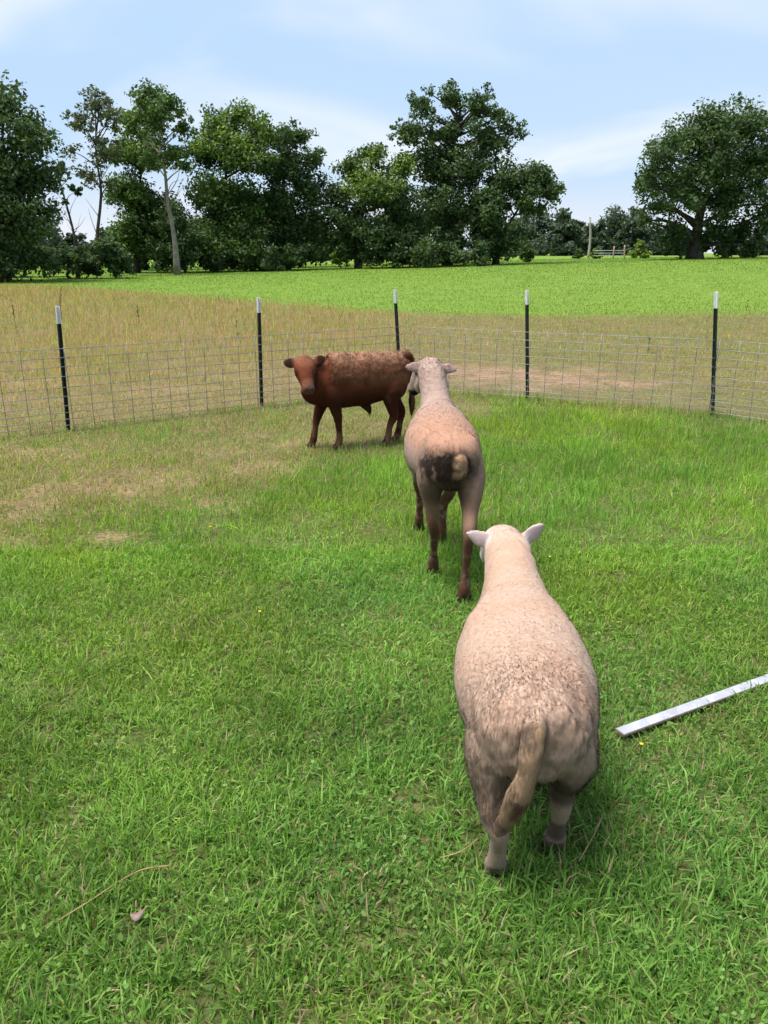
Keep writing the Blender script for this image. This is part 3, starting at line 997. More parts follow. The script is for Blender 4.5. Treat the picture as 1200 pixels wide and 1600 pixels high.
# ------------------------------------------------------------------ animals
def remesh_body(parts, voxel, iters=6, factor=0.5):
    """fuse overlapping lofts into one continuous skin"""
    me = lofts_mesh('raw', parts)
    o = bpy.data.objects.new('raw', me)
    col.objects.link(o)
    m = o.modifiers.new('r', 'REMESH'); m.mode = 'VOXEL'; m.voxel_size = voxel; m.adaptivity = 0
    s = o.modifiers.new('s', 'SMOOTH'); s.factor = factor; s.iterations = iters
    dg = bpy.context.evaluated_depsgraph_get()
    out = bpy.data.meshes.new_from_object(o.evaluated_get(dg))
    bpy.data.objects.remove(o); bpy.data.meshes.remove(me)
    out.polygons.foreach_set('use_smooth', np.ones(len(out.polygons), bool))
    return out


def coords(me):
    a = np.zeros(len(me.vertices) * 3, np.float32); me.vertices.foreach_get('co', a)
    b = np.zeros(len(me.vertices) * 3, np.float32); me.vertices.foreach_get('normal', b)
    return a.reshape(-1, 3).astype(float), b.reshape(-1, 3).astype(float)


def put_coords(me, V):
    me.vertices.foreach_set('co', np.asarray(V, np.float32).ravel()); me.update()


def fuzz(me, n, length, width, flow, colour, seed, m, parent, name='fleece', lay=0.5, mask=None, curl=0.0, swirl=0.45):
    """short tapering hairs all over the skin, lying along `flow`"""
    r = np.random.default_rng(seed)
    V, Nn = coords(me)
    q = np.zeros(len(me.polygons) * 4, np.int32)
    me.polygons.foreach_get('vertices', q)
    q = q.reshape(-1, 4)
    A = np.linalg.norm(np.cross(V[q[:, 2]] - V[q[:, 0]], V[q[:, 3]] - V[q[:, 1]]), axis=1)
    k = r.choice(len(q), n, p=A / A.sum())
    uv = r.uniform(0, 1, (n, 2))
    w = np.c_[(1 - uv[:, 0]) * (1 - uv[:, 1]), uv[:, 0] * (1 - uv[:, 1]), uv[:, 0] * uv[:, 1], (1 - uv[:, 0]) * uv[:, 1]]
    p = (V[q[k]] * w[..., None]).sum(1)
    nn = (Nn[q[k]] * w[..., None]).sum(1); nn /= np.linalg.norm(nn, axis=1)[:, None]
    L = length(p) * r.uniform(0.6, 1.3, n)
    ok = L > 0.0015
    if mask is not None:
        ok &= mask(p)
    p, nn, L = p[ok], nn[ok], L[ok]
    n = len(p)
    lay = lay(p)[:, None] if callable(lay) else lay
    fl = np.asarray(flow, float)[None] + swirl * np.c_[vnoise(p, 28, 1) - .5, vnoise(p, 28, 2) - .5, vnoise(p, 28, 3) - .5] * 2
    fl = fl - nn * (fl * nn).sum(1)[:, None]
    fl /= np.linalg.norm(fl, axis=1)[:, None] + 1e-6
    d = nn * (1 - lay) + fl * lay + r.normal(0, 0.18 + curl, (n, 3))
    d /= np.linalg.norm(d, axis=1)[:, None]
    s = np.cross(d, nn); s /= np.linalg.norm(s, axis=1)[:, None] + 1e-6
    wd = width * r.uniform(0.6, 1.3, n)
    b0, b1, t = p - s * wd[:, None] - nn * .001, p + s * wd[:, None] - nn * .001, p + d * L[:, None]
    g = np.cross(b1 - b0, t - b0)
    flip = (g * nn).sum(1) < 0
    b0[flip], b1[flip] = b1[flip].copy(), b0[flip].copy()
    VV = np.stack([b0, b1, t], 1).reshape(-1, 3)
    fm = mesh_np(name, VV, np.arange(3 * n).reshape(n, 3), True)
    C = colour(p, nn)
    C = C * (0.92 + 0.16 * r.uniform(0, 1, n))[:, None]
    set_col(fm, 'col', np.repeat(C, 3, axis=0))
    fm.normals_split_custom_set_from_vertices(np.repeat(nn, 3, axis=0).astype(np.float32))
    o = obj(name, fm, m, parent)
    o['kind'] = 'stuff'
    return o


def mixc(A, b, f):
    return A * (1 - f[:, None]) + np.asarray(b, float)[None] * f[:, None]


def claws(x, y, z, yaw=0.0, s=1.0, wid=0.017):
    """cloven hoof: two toes side by side, pointing forward"""
    out = []
    for e in (-1, 1):
        cx = x + e * wid * 0.95 * s
        out.append(loft([(cx, y - .012 * s, z + .05 * s, .012 * s, .014 * s), (cx, y - .004 * s, z + .032 * s, .0155 * s, .022 * s), (cx, y + .008 * s, z + .012 * s, .0165 * s, .030 * s), (cx, y + .012 * s, z, .0165 * s, .034 * s)], 10, 12, (0, 1, 0)))
    return out


def ear(root, tip, half_w, thick, face, droop=0.0):
    """flat pointed ear from root to tip; `face` is the direction the flat side looks"""
    root, tip = np.array(root, float), np.array(tip, float)
    rows = []
    for t, w in ((0, .50), (.18, .82), (.45, 1.0), (.72, .78), (.92, .36), (1.0, .08)):
        p = root * (1 - t) + tip * t
        p = p + np.array([0, 0, -droop * t * t])
        rows.append((*p, half_w * w, thick * (1.5 - .8 * t)))
    return loft(rows, 18, 14, face)


# ---------------- the woolly ewe in front
def ewe_front():
    P = []
    # trunk, neck
    P.append(loft([(0, -.035, .475, .06, .075), (0, -.005, .475, .118, .112), (0, .06, .472, .158, .138), (0, .17, .466, .190, .154), (0, .32, .456, .212, .168),
                   (0, .48, .450, .212, .172), (0, .62, .450, .190, .172), (0, .74, .456, .158, .170), (0, .84, .490, .126, .145), (-.004, .94, .534, .103, .115), (-.010, 1.03, .577, .092, .098), (-.016, 1.10, .603, .084, .086), (-.02, 1.15, .612, .055, .06)], 48, 36, (0, 0, 1), 2.15))
    # head, turned a little to the left
    P.append(loft([(-.012, 1.06, .612, .05, .05), (-.020, 1.10, .615, .080, .074), (-.034, 1.15, .600, .080, .080), (-.048, 1.21, .560, .066, .070), (-.060, 1.265, .520, .050, .054), (-.068, 1.305, .490, .043, .042), (-.070, 1.32, .480, .022, .022)], 24, 22, (0, 0, 1)))
    P.append(loft([(-.040, 1.05, .57, .03, .04), (-.050, 1.12, .555, .046, .06), (-.055, 1.19, .535, .038, .045)], 10, 14, (0, 0, 1)))
    P.append(ear((-.058, 1.085, .622), (-.178, 1.06, .680), .036, .0085, (0.15, -1, .15)))
    P.append(ear((.045, 1.10, .628), (.118, 1.085, .716), .034, .0085, (0.1, -1, -.1)))
    # hind legs (left planted, right lifting off)
    for e, dy, fx in ((-1, 0.0, -.082), (1, .115, .100)):
        P.append(loft([(e * .08, .14, .50, .07, .10), (e * .100, .12, .40, .084, .115), (e * .104, .10 + dy * .3, .335, .070, .095), (e * .104, .065 + dy * .7, .275, .051, .066), (e * .100, .025 + dy * .95, .220, .036, .050), (fx, .012 + dy, .180, .029, .040), (fx, .03 + dy, .125, .025, .027), (fx, .042 + dy, .08, .026, .028), (fx, .055 + dy, .045, .028, .032)], 30, 20, (0, 1, 0)))
        P += claws(fx, .062 + dy, .0 if e < 0 else .008, 0, 1.05)
    # fore legs
    for e, dy in ((-1, .05), (1, -.03)):
        P.append(loft([(e * .10, .66, .42, .07, .10), (e * .10, .67 + dy * .4, .30, .052, .065), (e * .092, .69 + dy * .8, .20, .033, .036), (e * .09, .69 + dy, .12, .024, .026), (e * .09, .70 + dy, .05, .026, .028)], 22, 16, (0, 1, 0)))
        P += claws(e * .09, .71 + dy, 0)
    # tail hanging to the left over the leg
    P.append(loft([(-.010, .03, .555, .03, .03), (-.014, -.035, .560, .032, .028), (-.022, -.078, .520, .031, .028), (-.032, -.092, .45, .028, .025), (-.050, -.090, .38, .031, .025), (-.069, -.078, .315, .028, .024), (-.086, -.060, .26, .022, .020), (-.094, -.048, .225, .010, .009)], 34, 18, (0.2, 1, 0.2)))
    me = remesh_body(P, 0.0070, 6)
    V, Nn = coords(me)
    y, z, x = V[:, 1], V[:, 2], V[:, 0]
    wool = sstep(.20, .30, z) * sstep(1.10, .8, y)
    hind = sstep(.24, -.02, y)
    lock = fbm(V * np.array([1.0, .6, .6]), 46, 5, 2) - .5
    wave = fbm(V, 13, 9, 3) - .5
    ridge = np.sin((y - 1.0) * 95 + 7 * vnoise(V, 12, 4)) * sstep(.86, .93, y) * sstep(1.12, 1.04, y) * sstep(.55, .62, z)
    amp = wool * (.0006 + .011 * hind) * (1 - .7 * sstep(-.045, -.06, y))
    V = V + Nn * (amp * lock * 1.6 + wool * wave * .010 + .0035 * ridge)[:, None]
    put_coords(me, V)

    def colour(p, nn):
        x, y, z = p[:, 0], p[:, 1], p[:, 2]
        n1 = fbm(p, 9, 21, 4); n2 = fbm(p, 30, 23, 3)
        C = np.tile(np.array([[.445, .308, .230]]), (len(p), 1))
        C = mixc(C, (.44, .275, .190), 0.55 * sstep(.40, .62, n1) * sstep(.45, .55, z))
        C = mixc(C, (.50, .375, .30), sstep(.90, 1.02, y) * .8)
        C = mixc(C, (.41, .26, .175), sstep(.93, .97, y) * sstep(1.06, 1.0, y) * sstep(.56, .62, z) * .6)
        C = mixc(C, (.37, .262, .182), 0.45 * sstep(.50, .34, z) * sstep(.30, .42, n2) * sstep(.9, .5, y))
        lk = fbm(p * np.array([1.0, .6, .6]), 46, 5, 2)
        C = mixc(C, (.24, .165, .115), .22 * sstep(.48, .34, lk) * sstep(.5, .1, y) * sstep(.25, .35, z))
        # soiled hindquarters, belly and legs
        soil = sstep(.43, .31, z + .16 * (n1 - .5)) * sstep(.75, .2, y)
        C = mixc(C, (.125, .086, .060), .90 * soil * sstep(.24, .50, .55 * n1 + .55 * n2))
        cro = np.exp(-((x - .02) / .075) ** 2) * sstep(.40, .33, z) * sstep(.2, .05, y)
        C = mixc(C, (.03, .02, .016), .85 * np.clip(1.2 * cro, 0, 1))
        C = mixc(C, (.34, .235, .165), .8 * sstep(.235, .20, z))
        tail = sstep(-.045, -.062, y) * (np.abs(x + .03) < .12)
        C = mixc(C, (.30, .195, .11), .8 * tail)
        C = mixc(C, (.075, .042, .025), tail * .9 * sstep(.48, .58, .6 * n1 + .4 * n2) * sstep(.52, .45, z))
        C = mixc(C, (.10, .07, .05), tail * .8 * sstep(.515, .545, z) * sstep(.40, .55, n2))
        C = mixc(C, (.40, .28, .19), tail * .6 * sstep(.30, .24, z))
        # dark right fetlock, pale left foot, dark hoof
        rf = (x > 0.02) & (y < .3)
        C[rf] = mixc(C[rf], (.085, .052, .036), .9 * sstep(.15, .12, z[rf]) * sstep(.045, .07, z[rf]) * sstep(-.3, .3, n1[rf]))
        C = mixc(C, (.17, .115, .085), .8 * sstep(.040, .028, z))
        # pink-white ears and face
        earm = sstep(.055, .075, np.abs(x + .02)) * sstep(1.04, 1.06, y) * sstep(.60, .63, z)
        C = mixc(C, (.58, .47, .44), earm)
        inner = earm * sstep(-.2, -.5, nn[:, 1]) * sstep(.35, .6, n2 + .1)
        C = mixc(C, (.46, .35, .35), .5 * inner)
        C = mixc(C, (.56, .46, .39), sstep(1.12, 1.18, y) * .9)
        return C * .86
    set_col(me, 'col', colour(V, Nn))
    o = obj('sheep', me, M['hide_sheep'])
    tag(o, 'stout woolly cream sheep with long soiled tail, nearest the camera', 'sheep', 'two sheep walking away over the turf')

    def length(p):
        z, y = p[:, 2], p[:, 1]
        e = sstep(1.02, .85, y)
        tl = sstep(-.045, -.06, y)
        return .0025 + sstep(.2, .28, z) * e * (.0030 + .0078 * sstep(.55, .03, y)) * (1 - .2 * tl) + .004 * sstep(1.0, 1.06, y) * sstep(.62, .66, z) * sstep(.07, .05, np.abs(p[:, 0] + .02))
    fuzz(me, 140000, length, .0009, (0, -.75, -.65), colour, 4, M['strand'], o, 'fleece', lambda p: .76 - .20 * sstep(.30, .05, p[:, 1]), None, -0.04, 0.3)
    return o


ewe = ewe_front()
ewe.location = (.40, 1.715, 0.0)
ewe.rotation_euler = (0, 0, R(-5))


# ---------------- the tall shorn sheep in the middle
def tall_sheep():
    P = []
    P.append(loft([(0, -.03, .73, .05, .065), (0, 0, .728, .108, .112), (0, .06, .722, .138, .135), (0, .16, .712, .160, .155), (-.005, .30, .70, .186, .174),
                   (-.01, .45, .695, .206, .188), (-.008, .60, .702, .196, .190), (0, .72, .725, .176, .180), (0, .81, .765, .136, .158), (-.002, .88, .825, .100, .124), (-.006, .95, .90, .086, .104), (-.012, 1.01, .975, .084, .094), (-.018, 1.055, 1.03, .080, .084), (-.02, 1.075, 1.065, .045, .05)], 50, 34, (0, 0, 1), 2.15))
    # head, turned well to the left and down
    P.append(loft([(-.01, 1.03, 1.045, .05, .045), (-.02, 1.075, 1.05, .068, .062), (-.045, 1.125, 1.025, .064, .068), (-.075, 1.165, .975, .050, .060), (-.100, 1.195, .920, .039, .048), (-.115, 1.215, .880, .034, .038), (-.122, 1.225, .862, .018, .02)], 26, 20, (0, 0, 1)))
    P.append(loft([(-.05, 1.06, 1.0, .03, .04), (-.07, 1.10, .955, .034, .045), (-.09, 1.15, .90, .026, .035)], 10, 12, (0, 0, 1)))
    P.append(ear((-.055, 1.05, 1.045), (-.185, 1.02, 1.062), .034, .009, (0.1, -1, .25), .004))
    P.append(ear((.04, 1.05, 1.045), (.135, 1.03, 1.055), .034, .009, (0.1, -1, .25), .02))
    # hind legs: right far back, left stepping forward
    P.append(loft([(.080, .14, .72, .080, .12), (.095, .10, .63, .076, .110), (.095, .06, .545, .058, .082), (.088, .015, .465, .040, .052), (.080, -.035, .395, .032, .046), (.076, -.035, .335, .025, .030), (.073, -.018, .23, .0195, .024), (.070, -.012, .14, .0200, .024), (.070, -.012, .085, .029, .031), (.070, -.005, .05, .026, .03)], 36, 18, (0, 1, 0)))
    P += claws(.070, .0, .0, 0, 1.15)
    P.append(loft([(-.080, .14, .72, .080, .12), (-.098, .14, .63, .076, .110), (-.096, .165, .545, .057, .082), (-.086, .18, .455, .040, .052), (-.077, .185, .37, .032, .046), (-.069, .205, .30, .025, .030), (-.06, .275, .21, .0195, .024), (-.056, .32, .13, .0200, .024), (-.055, .345, .08, .028, .030), (-.055, .355, .045, .026, .03)], 36, 18, (0, 1, 0)))
    P += claws(-.055, .365, .0, 0, 1.1)
    # fore legs
    for e, dy, fx in ((1, .10, .050), (-1, .33, -.075)):
        P.append(loft([(e * .10, .72, .68, .07, .11), (e * .10, .72 + dy * .15, .54, .052, .07), (e * .07 + fx * .3, .73 + dy * .6, .36, .036, .04), (fx, .74 + dy * .85, .27, .030, .032), (fx, .75 + dy * .95, .16, .022, .024), (fx, .76 + dy, .08, .026, .028), (fx, .77 + dy, .045, .026, .03)], 26, 16, (0, 1, 0)))
        P += claws(fx, .78 + dy, 0, 0, 1.05)
    # docked fluffy tail and udder shadow mass
    P.append(loft([(.01, .03, .775, .03, .03), (.018, -.012, .765, .036, .028), (.024, -.030, .730, .036, .024), (.025, -.030, .690, .027, .020), (.025, -.022, .660, .010, .010)], 16, 16, (0.2, 1, 0.2)))
    P.append(loft([(0, .16, .63, .05, .06), (0, .14, .60, .05, .05), (0, .16, .575, .03, .03)], 10, 14, (0, 1, 0)))
    me = remesh_body(P, 0.0072, 6)
    V, Nn = coords(me)
    x, y, z = V[:, 0], V[:, 1], V[:, 2]
    neck = sstep(.95, 1.05, z)
    tail = sstep(-.02, -.04, y) * sstep(.64, .68, z)
    wave = fbm(V, 10, 9, 3) - .5
    fold = np.exp(-((x + .10 + .25 * (y - .3)) / .012) ** 2) * sstep(.08, .2, y) * sstep(.75, .55, y) * sstep(.72, .8, z)
    cape = np.exp(-((y + .35 * (z - .85) - .80 - .03 * np.sin(9 * x)) / .014) ** 2) * sstep(.72, .82, z)
    hips = np.exp(-(((np.abs(x) - .105) / .045) ** 2 + ((y - .12) / .06) ** 2 + ((z - .83) / .05) ** 2))
    fold2 = np.exp(-(x / .010) ** 2) * sstep(.25, .05, y) * sstep(.75, .8, z)
    V = V + Nn * (.008 * wave + .010 * neck * (fbm(V, 45, 3, 2) - .5) + .02 * tail * (fbm(V, 48, 6, 2) - .45) - .007 * fold - .006 * fold2 + .009 * cape + .012 * hips)[:, None]
    put_coords(me, V)

    def colour(p, nn):
        x, y, z = p[:, 0], p[:, 1], p[:, 2]
        n1 = fbm(p, 9, 31, 4); n2 = fbm(p, 32, 33, 3)
        C = np.tile(np.array([[.405, .258, .198]]), (len(p), 1))
        C = mixc(C, (.42, .232, .152), .85 * sstep(.72, .80, z) * sstep(.62, .30, y) * sstep(.25, .5, n1 + .1))
        C = mixc(C, (.39, .29, .242), sstep(.62, .78, y) * .75)
        C = mixc(C, (.40, .30, .25), sstep(.76, .66, z) * sstep(.12, .3, y) * .6)
        C = mixc(C, (.43, .31, .25), sstep(.98, 1.03, z) * .7)
        wr = sstep(.52, .66, fbm(p * np.array([1, 1, 3.0]), 22, 37, 3)) * sstep(.88, .95, z)
        C = mixc(C, (.27, .185, .15), .6 * wr)
        low = sstep(.70, .50, z + .10 * (n1 - .5))
        C = mixc(C, (.29, .165, .11), .8 * low)
        C = mixc(C, (.125, .052, .030), .9 * sstep(.44, .33, z + .14 * (n1 - .5)) * sstep(.25, .5, n2 + .2))
        C = mixc(C, (.36, .24, .18), .6 * sstep(.30, .24, z) * sstep(.5, .6, n2) * sstep(.08, .14, z))
        C = mixc(C, (.09, .06, .05), .85 * sstep(.055, .04, z))
        # big soiled patch left of the tail; darker between the thighs
        xx = x + .05 * (n1 - .5); zz = z + .09 * (n2 - .5) + .05 * (n1 - .5)
        soil = np.exp(-(((xx + .045) / .125) ** 2 + ((zz - .71) / .070) ** 2) ** 1.1) * sstep(.22, .08, y)
        C = mixc(C, (.042, .028, .021), np.clip(2.3 * soil, 0, 1) * sstep(.30, .58, n2 + .18))
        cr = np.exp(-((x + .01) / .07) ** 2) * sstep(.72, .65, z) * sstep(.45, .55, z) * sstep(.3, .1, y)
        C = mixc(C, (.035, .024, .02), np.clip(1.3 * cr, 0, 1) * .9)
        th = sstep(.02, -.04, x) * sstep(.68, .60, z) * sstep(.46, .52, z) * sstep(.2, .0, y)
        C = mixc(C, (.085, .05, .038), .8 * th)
        tl = sstep(-.022, -.036, y) * sstep(.64, .69, z + .06 * (n2 - .5)) * sstep(.055, .03, np.abs(x - .032 + .03 * (n1 - .5)))
        C = mixc(C, (.44, .27, .16), .8 * tl * sstep(.35, .5, n2 + .15))
        # head: dark muzzle
        C = mixc(C, (.30, .24, .19), .6 * sstep(.99, .93, z) * sstep(1.10, 1.15, y))
        C = mixc(C, (.012, .011, .010), sstep(.905, .885, z) * sstep(1.13, 1.16, y))
        earm = sstep(.065, .085, np.abs(x + .02)) * sstep(1.0, 1.02, y) * sstep(1.0, 1.02, z)
        C = mixc(C, (.42, .28, .25), earm * .9)
        return C * .84
    set_col(me, 'col', colour(V, Nn))
    o = obj('sheep', me, M['hide_shorn'])
    tag(o, 'tall shorn tan sheep with dark soiled rump, between the calf and the woolly sheep', 'sheep', 'two sheep walking away over the turf')

    def length(p):
        x, y, z = p[:, 0], p[:, 1], p[:, 2]
        s = np.exp(-((x / .13) ** 2 + ((z - .72) / .07) ** 2)) * sstep(.1, .0, y)
        return .0035 + .015 * np.clip(s * 1.2, 0, 1) + .004 * sstep(.98, 1.05, z) + .003 * sstep(.5, .3, z)
    fuzz(me, 80000, length, .0012, (0, -.6, -.8), colour, 5, M['strand'], o, 'fleece', .5)
    e = obj('eye', lofts_mesh('eye', [loft([(0, -.013, 0, .001, .001), (0, -.008, 0, .009, .009), (0, 0, 0, .012, .012), (0, .008, 0, .009, .009), (0, .013, 0, .001, .001)], 10, 12, (0, 0, 1))]), M['eye'], o)
    e.location = (-.103, 1.118, 1.005)
    return o


ram = tall_sheep()
ram.location = (.340, 3.60, 0.0)
ram.rotation_euler = (0, 0, R(2))


# ---------------- the calf
def calf_body():
    P = []
    P.append(loft([(0, -.035, .755, .05, .06), (0, .0, .725, .105, .125), (0, .07, .70, .145, .165), (0, .18, .665, .172, .200), (0, .34, .638, .190, .224),
                   (0, .52, .624, .196, .238), (0, .68, .622, .184, .244), (0, .80, .626, .166, .242), (0, .90, .640, .140, .218), (-.015, .98, .69, .108, .150), (-.045, 1.04, .725, .09, .115), (-.075, 1.07, .755, .07, .085)], 50, 34, (0, 0, 1), 2.2))
    # brisket
    P.append(loft([(0, .80, .48, .08, .07), (0, .92, .49, .085, .085), (-.01, 1.0, .53, .075, .10), (-.03, 1.05, .60, .06, .09)], 16, 18, (0, 0, 1)))
    # head looks at the camera
    hd = np.array([-.93, .16, -.0]); up = np.array([0, 0, 1.0])
    o0 = np.array([-.075, 1.075, .775])

    def H(f, h, s=0.0):
        return o0 + hd * f + up * h + np.array([-.17, -.95, 0]) * s
    rows = []
    for f, h, rx, rz, s in ((-.05, .0, .05, .05, 0), (.0, .005, .086, .082, 0), (.05, -.012, .096, .088, 0), (.105, -.045, .092, .080, .006), (.155, -.09, .072, .066, .014), (.195, -.135, .057, .055, .022), (.225, -.170, .057, .050, .028), (.245, -.19, .048, .040, .03), (.255, -.198, .022, .02, .03)):
        rows.append((*H(f, h, s), rx * 1.14, rz * 1.08))
    P.append(loft(rows, 30, 24, (0, 0, 1), 2.2))
    P.append(loft([(*H(.02, .06), .035, .03), (*H(.05, .068), .05, .035), (*H(.07, .045), .03, .03)], 10, 14, (0, 0, 1)))
    # lower jaw
    P.append(loft([(*H(.02, -.06), .05, .04), (*H(.09, -.115), .042, .036), (*H(.17, -.185, .02), .034, .026), (*H(.2, -.205, .025), .018, .016)], 14, 14, (0, 0, 1)))
    sd = np.array([-.17, -.95, 0])
    for e, hgt, tl in ((1, .03, .045), (-1, .025, .010)):
        P.append(ear(H(.01, hgt, e * .088), H(-.015, hgt + tl, e * .218), .050, .010, (-1, .15, .25)))
    # legs
    for e, fy, x0, lab in ((-1, .74, -.085, 'f'), (1, .97, .085, 'f')):
        dy = fy - .80
        P.append(loft([(e * .08, .79, .66, .02, .03), (e * .10, .79, .60, .062, .11), (e * .108, .80 + dy * .1, .50, .066, .095), (x0, .805 + dy * .45, .40, .050, .060), (x0, .80 + dy * .75, .30, .043, .046), (x0, .80 + dy * .9, .20, .030, .032), (x0, .80 + dy, .11, .031, .034), (x0, .81 + dy, .06, .036, .04)], 26, 18, (0, 1, 0)))
        P += claws(x0, .825 + dy, 0, 0, 1.35, .016)
    for e, fy in ((-1, .24), (1, .07)):
        dy = fy - .12
        P.append(loft([(e * .06, .15, .76, .03, .05), (e * .085, .15, .68, .080, .14), (e * .105, .15 + dy * .15, .56, .080, .135), (e * .11, .15 + dy * .4, .46, .060, .095), (e * .10, .095 + dy * .7, .36, .043, .06), (e * .095, .06 + dy * .85, .29, .036, .046), (e * .09, .085 + dy, .20, .029, .033), (e * .09, .10 + dy, .11, .031, .034), (e * .09, .115 + dy, .06, .036, .04)], 30, 18, (0, 1, 0)))
        P += claws(e * .09, .13 + dy, 0, 0, 1.35, .016)
    # sheath with hanging tuft
    P.append(loft([(0, .50, .44, .05, .05), (0, .44, .395, .036, .045), (0, .405, .345, .022, .026), (0, .395, .305, .010, .010), (0, .392, .275, .004, .004)], 16, 14, (0.1, 1, 0)))
    # tail: over the tail head and straight down
    P.append(loft([(0, .08, .83, .03, .03), (0, .01, .845, .030, .026), (0, -.045, .81, .026, .022), (0.0, -.062, .72, .022, .022), (0, -.062, .58, .018, .018), (0, -.06, .47, .024, .024), (0, -.06, .38, .032, .03), (0, -.06, .30, .018, .018), (0, -.06, .26, .004, .004)], 30, 14, (0.1, 1, 0)))
    me = remesh_body(P, 0.0082, 5)
    V, Nn = coords(me)
    x, y, z = V[:, 0], V[:, 1], V[:, 2]
    saddle = sstep(.60, .70, z + .06 * (fbm(V, 8, 2, 2) - .5)) * sstep(.88, .78, y) * sstep(-.06, .0, y)
    curl = fbm(V, 32, 8, 3) - .48
    muscle = fbm(V, 7, 18, 2) - .5
    ribs = np.exp(-((z - .60) / .10) ** 2) * np.sin(y * 60 + 4 * z) * sstep(.25, .35, y) * sstep(.75, .65, y)
    V = V + Nn * (.020 * saddle * curl + .020 * muscle * sstep(.2, .4, z) + .0012 * ribs)[:, None]
    put_coords(me, V)
    muz = H(.25, -.19, .03); nose = H(.235, -.165, .03)
    nostr = [H(.252, -.165, .03 + e * .026) for e in (-1, 1)]

    def colour(p, nn):
        x, y, z = p[:, 0], p[:, 1], p[:, 2]
        n1 = fbm(p, 8, 41, 4); n2 = fbm(p, 30, 43, 3)
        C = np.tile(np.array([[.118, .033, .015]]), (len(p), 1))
        C = mixc(C, (.042, .012, .007), .9 * sstep(.66, .45, z + .1 * (n1 - .5)))  # dark lower coat, deepened to paint in the shade under the body
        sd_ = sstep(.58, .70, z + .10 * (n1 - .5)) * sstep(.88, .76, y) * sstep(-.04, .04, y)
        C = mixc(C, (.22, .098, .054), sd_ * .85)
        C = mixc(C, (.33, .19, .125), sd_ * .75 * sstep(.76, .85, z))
        C = mixc(C, (.09, .038, .024), sd_ * .3 * sstep(.50, .36, n2))
        C = mixc(C, (.17, .070, .042), .6 * sstep(.45, .62, n1) * sstep(.35, .1, y) * sstep(.6, .5, z) * sstep(.25, .35, z))
        C = mixc(C, (.19, .095, .06), .6 * sstep(.30, .12, z) * sstep(.42, .6, n1))
        C = mixc(C, (.055, .035, .03), .85 * sstep(.055, .04, z))
        f = sstep(.26, .19, np.linalg.norm(p - H(.09, -.05), axis=1)) * sstep(-.03, .05, (p - o0) @ hd) * sstep(.13, .10, np.abs((p - o0) @ sd))
        C = mixc(C, (.125, .034, .016), f)
        C = mixc(C, (.045, .014, .009), f * .7 * sstep(.045, .08, np.abs((p - o0) @ sd)) * sstep(.795, .735, z))
        C = mixc(C, (.19, .075, .04), f * .8 * sstep(.775, .83, z + .03 * (n1 - .5)))
        dm = np.linalg.norm(p - nose, axis=1)
        C = mixc(C, (.20, .08, .05), f * .6 * sstep(.11, .08, dm))
        C = mixc(C, (.10, .055, .045), sstep(.056, .042, dm))
        for q in nostr:
            C = mixc(C, (.008, .006, .006), sstep(.020, .013, np.linalg.norm(p - q, axis=1)))
        C = mixc(C, (.05, .02, .015), f * .7 * sstep(.675, .615, z) * sstep(.055, .08, dm))
        for e in (-1, 1):
            dE = np.linalg.norm(p - H(.140, -.040, .010 + e * .080), axis=1)
            C = mixc(C, (.03, .013, .01), f * .8 * sstep(.040, .018, dE))
        ts = (p - o0) @ sd
        earf = (sstep(.095, .115, np.abs(ts)) * ((p - o0) @ hd < .06) * ((p - o0) @ hd > -.045) * (z > .765)) * (np.linalg.norm(p - o0, axis=1) < .27)
        C = mixc(C, (.13, .045, .028), earf)
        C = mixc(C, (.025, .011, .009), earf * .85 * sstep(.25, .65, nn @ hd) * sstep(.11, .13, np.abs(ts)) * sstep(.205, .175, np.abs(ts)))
        tailm = sstep(-.045, -.055, y) * sstep(.5, .42, z)
        C = mixc(C, (.13, .05, .03), tailm)
        return C
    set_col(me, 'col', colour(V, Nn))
    o = obj('calf', me, M['hide_calf'])
    tag(o, 'red brown calf with curly pale back, standing in front of the fence', 'calf')

    def length(p):
        x, y, z = p[:, 0], p[:, 1], p[:, 2]
        s = sstep(.60, .70, z) * sstep(.88, .78, y)
        return .005 + .022 * s + .02 * sstep(-.045, -.055, y) * sstep(.5, .4, z)
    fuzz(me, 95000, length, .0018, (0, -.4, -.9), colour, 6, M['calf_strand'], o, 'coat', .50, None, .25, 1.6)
    em = lofts_mesh('eye', [loft([(0, -.017, 0, .001, .001), (0, -.011, 0, .012, .012), (0, 0, 0, .017, .017), (0, .011, 0, .012, .012), (0, .017, 0, .001, .001)], 10, 12, (0, 0, 1))])
    for e in (-1, 1):
        q = obj('eye', em, M['eye'], o)
        q.location = tuple(H(.146, -.040, .010 + e * .078))
    return o


calf = calf_body()
CALF_ROT = R(106)
cf = np.array([-math.sin(CALF_ROT), math.cos(CALF_ROT)])
calf.scale = (.95, .885, .985)
cpos = np.array([.205, 7.09]) 
calf.location = (cpos[0], cpos[1], 0.0)
calf.rotation_euler = (0, 0, CALF_ROT)
# ------------------------------------------------------------------ board, pole, gate, weeds
def white_board():
    th = 0.011
    a = bA; 
    root = empty('wooden_board', (float(a[0]), float(a[1]), BZ - th), math.atan2(bdir[1], bdir[0]))
    sgn = 1 if np.cross(bdir[:2], bperp[:2]) > 0 else -1
    core = box_mesh('board_core', BL, BW, th - 0.003, 0.0, (BL / 2, sgn * BW / 2, (th - 0.003) / 2))
    obj('board_core', core, M['boardwood'], root)
    face = box_mesh('painted_face', BL - 0.003, BW - 0.003, 0.003, 0.0008, (BL / 2, sgn * BW / 2, th - 0.0014))
    obj('painted_face', face, M['boardwhite'], root)
    tag(root, 'long narrow white painted board lying in the grass at the right', 'board')


white_board()

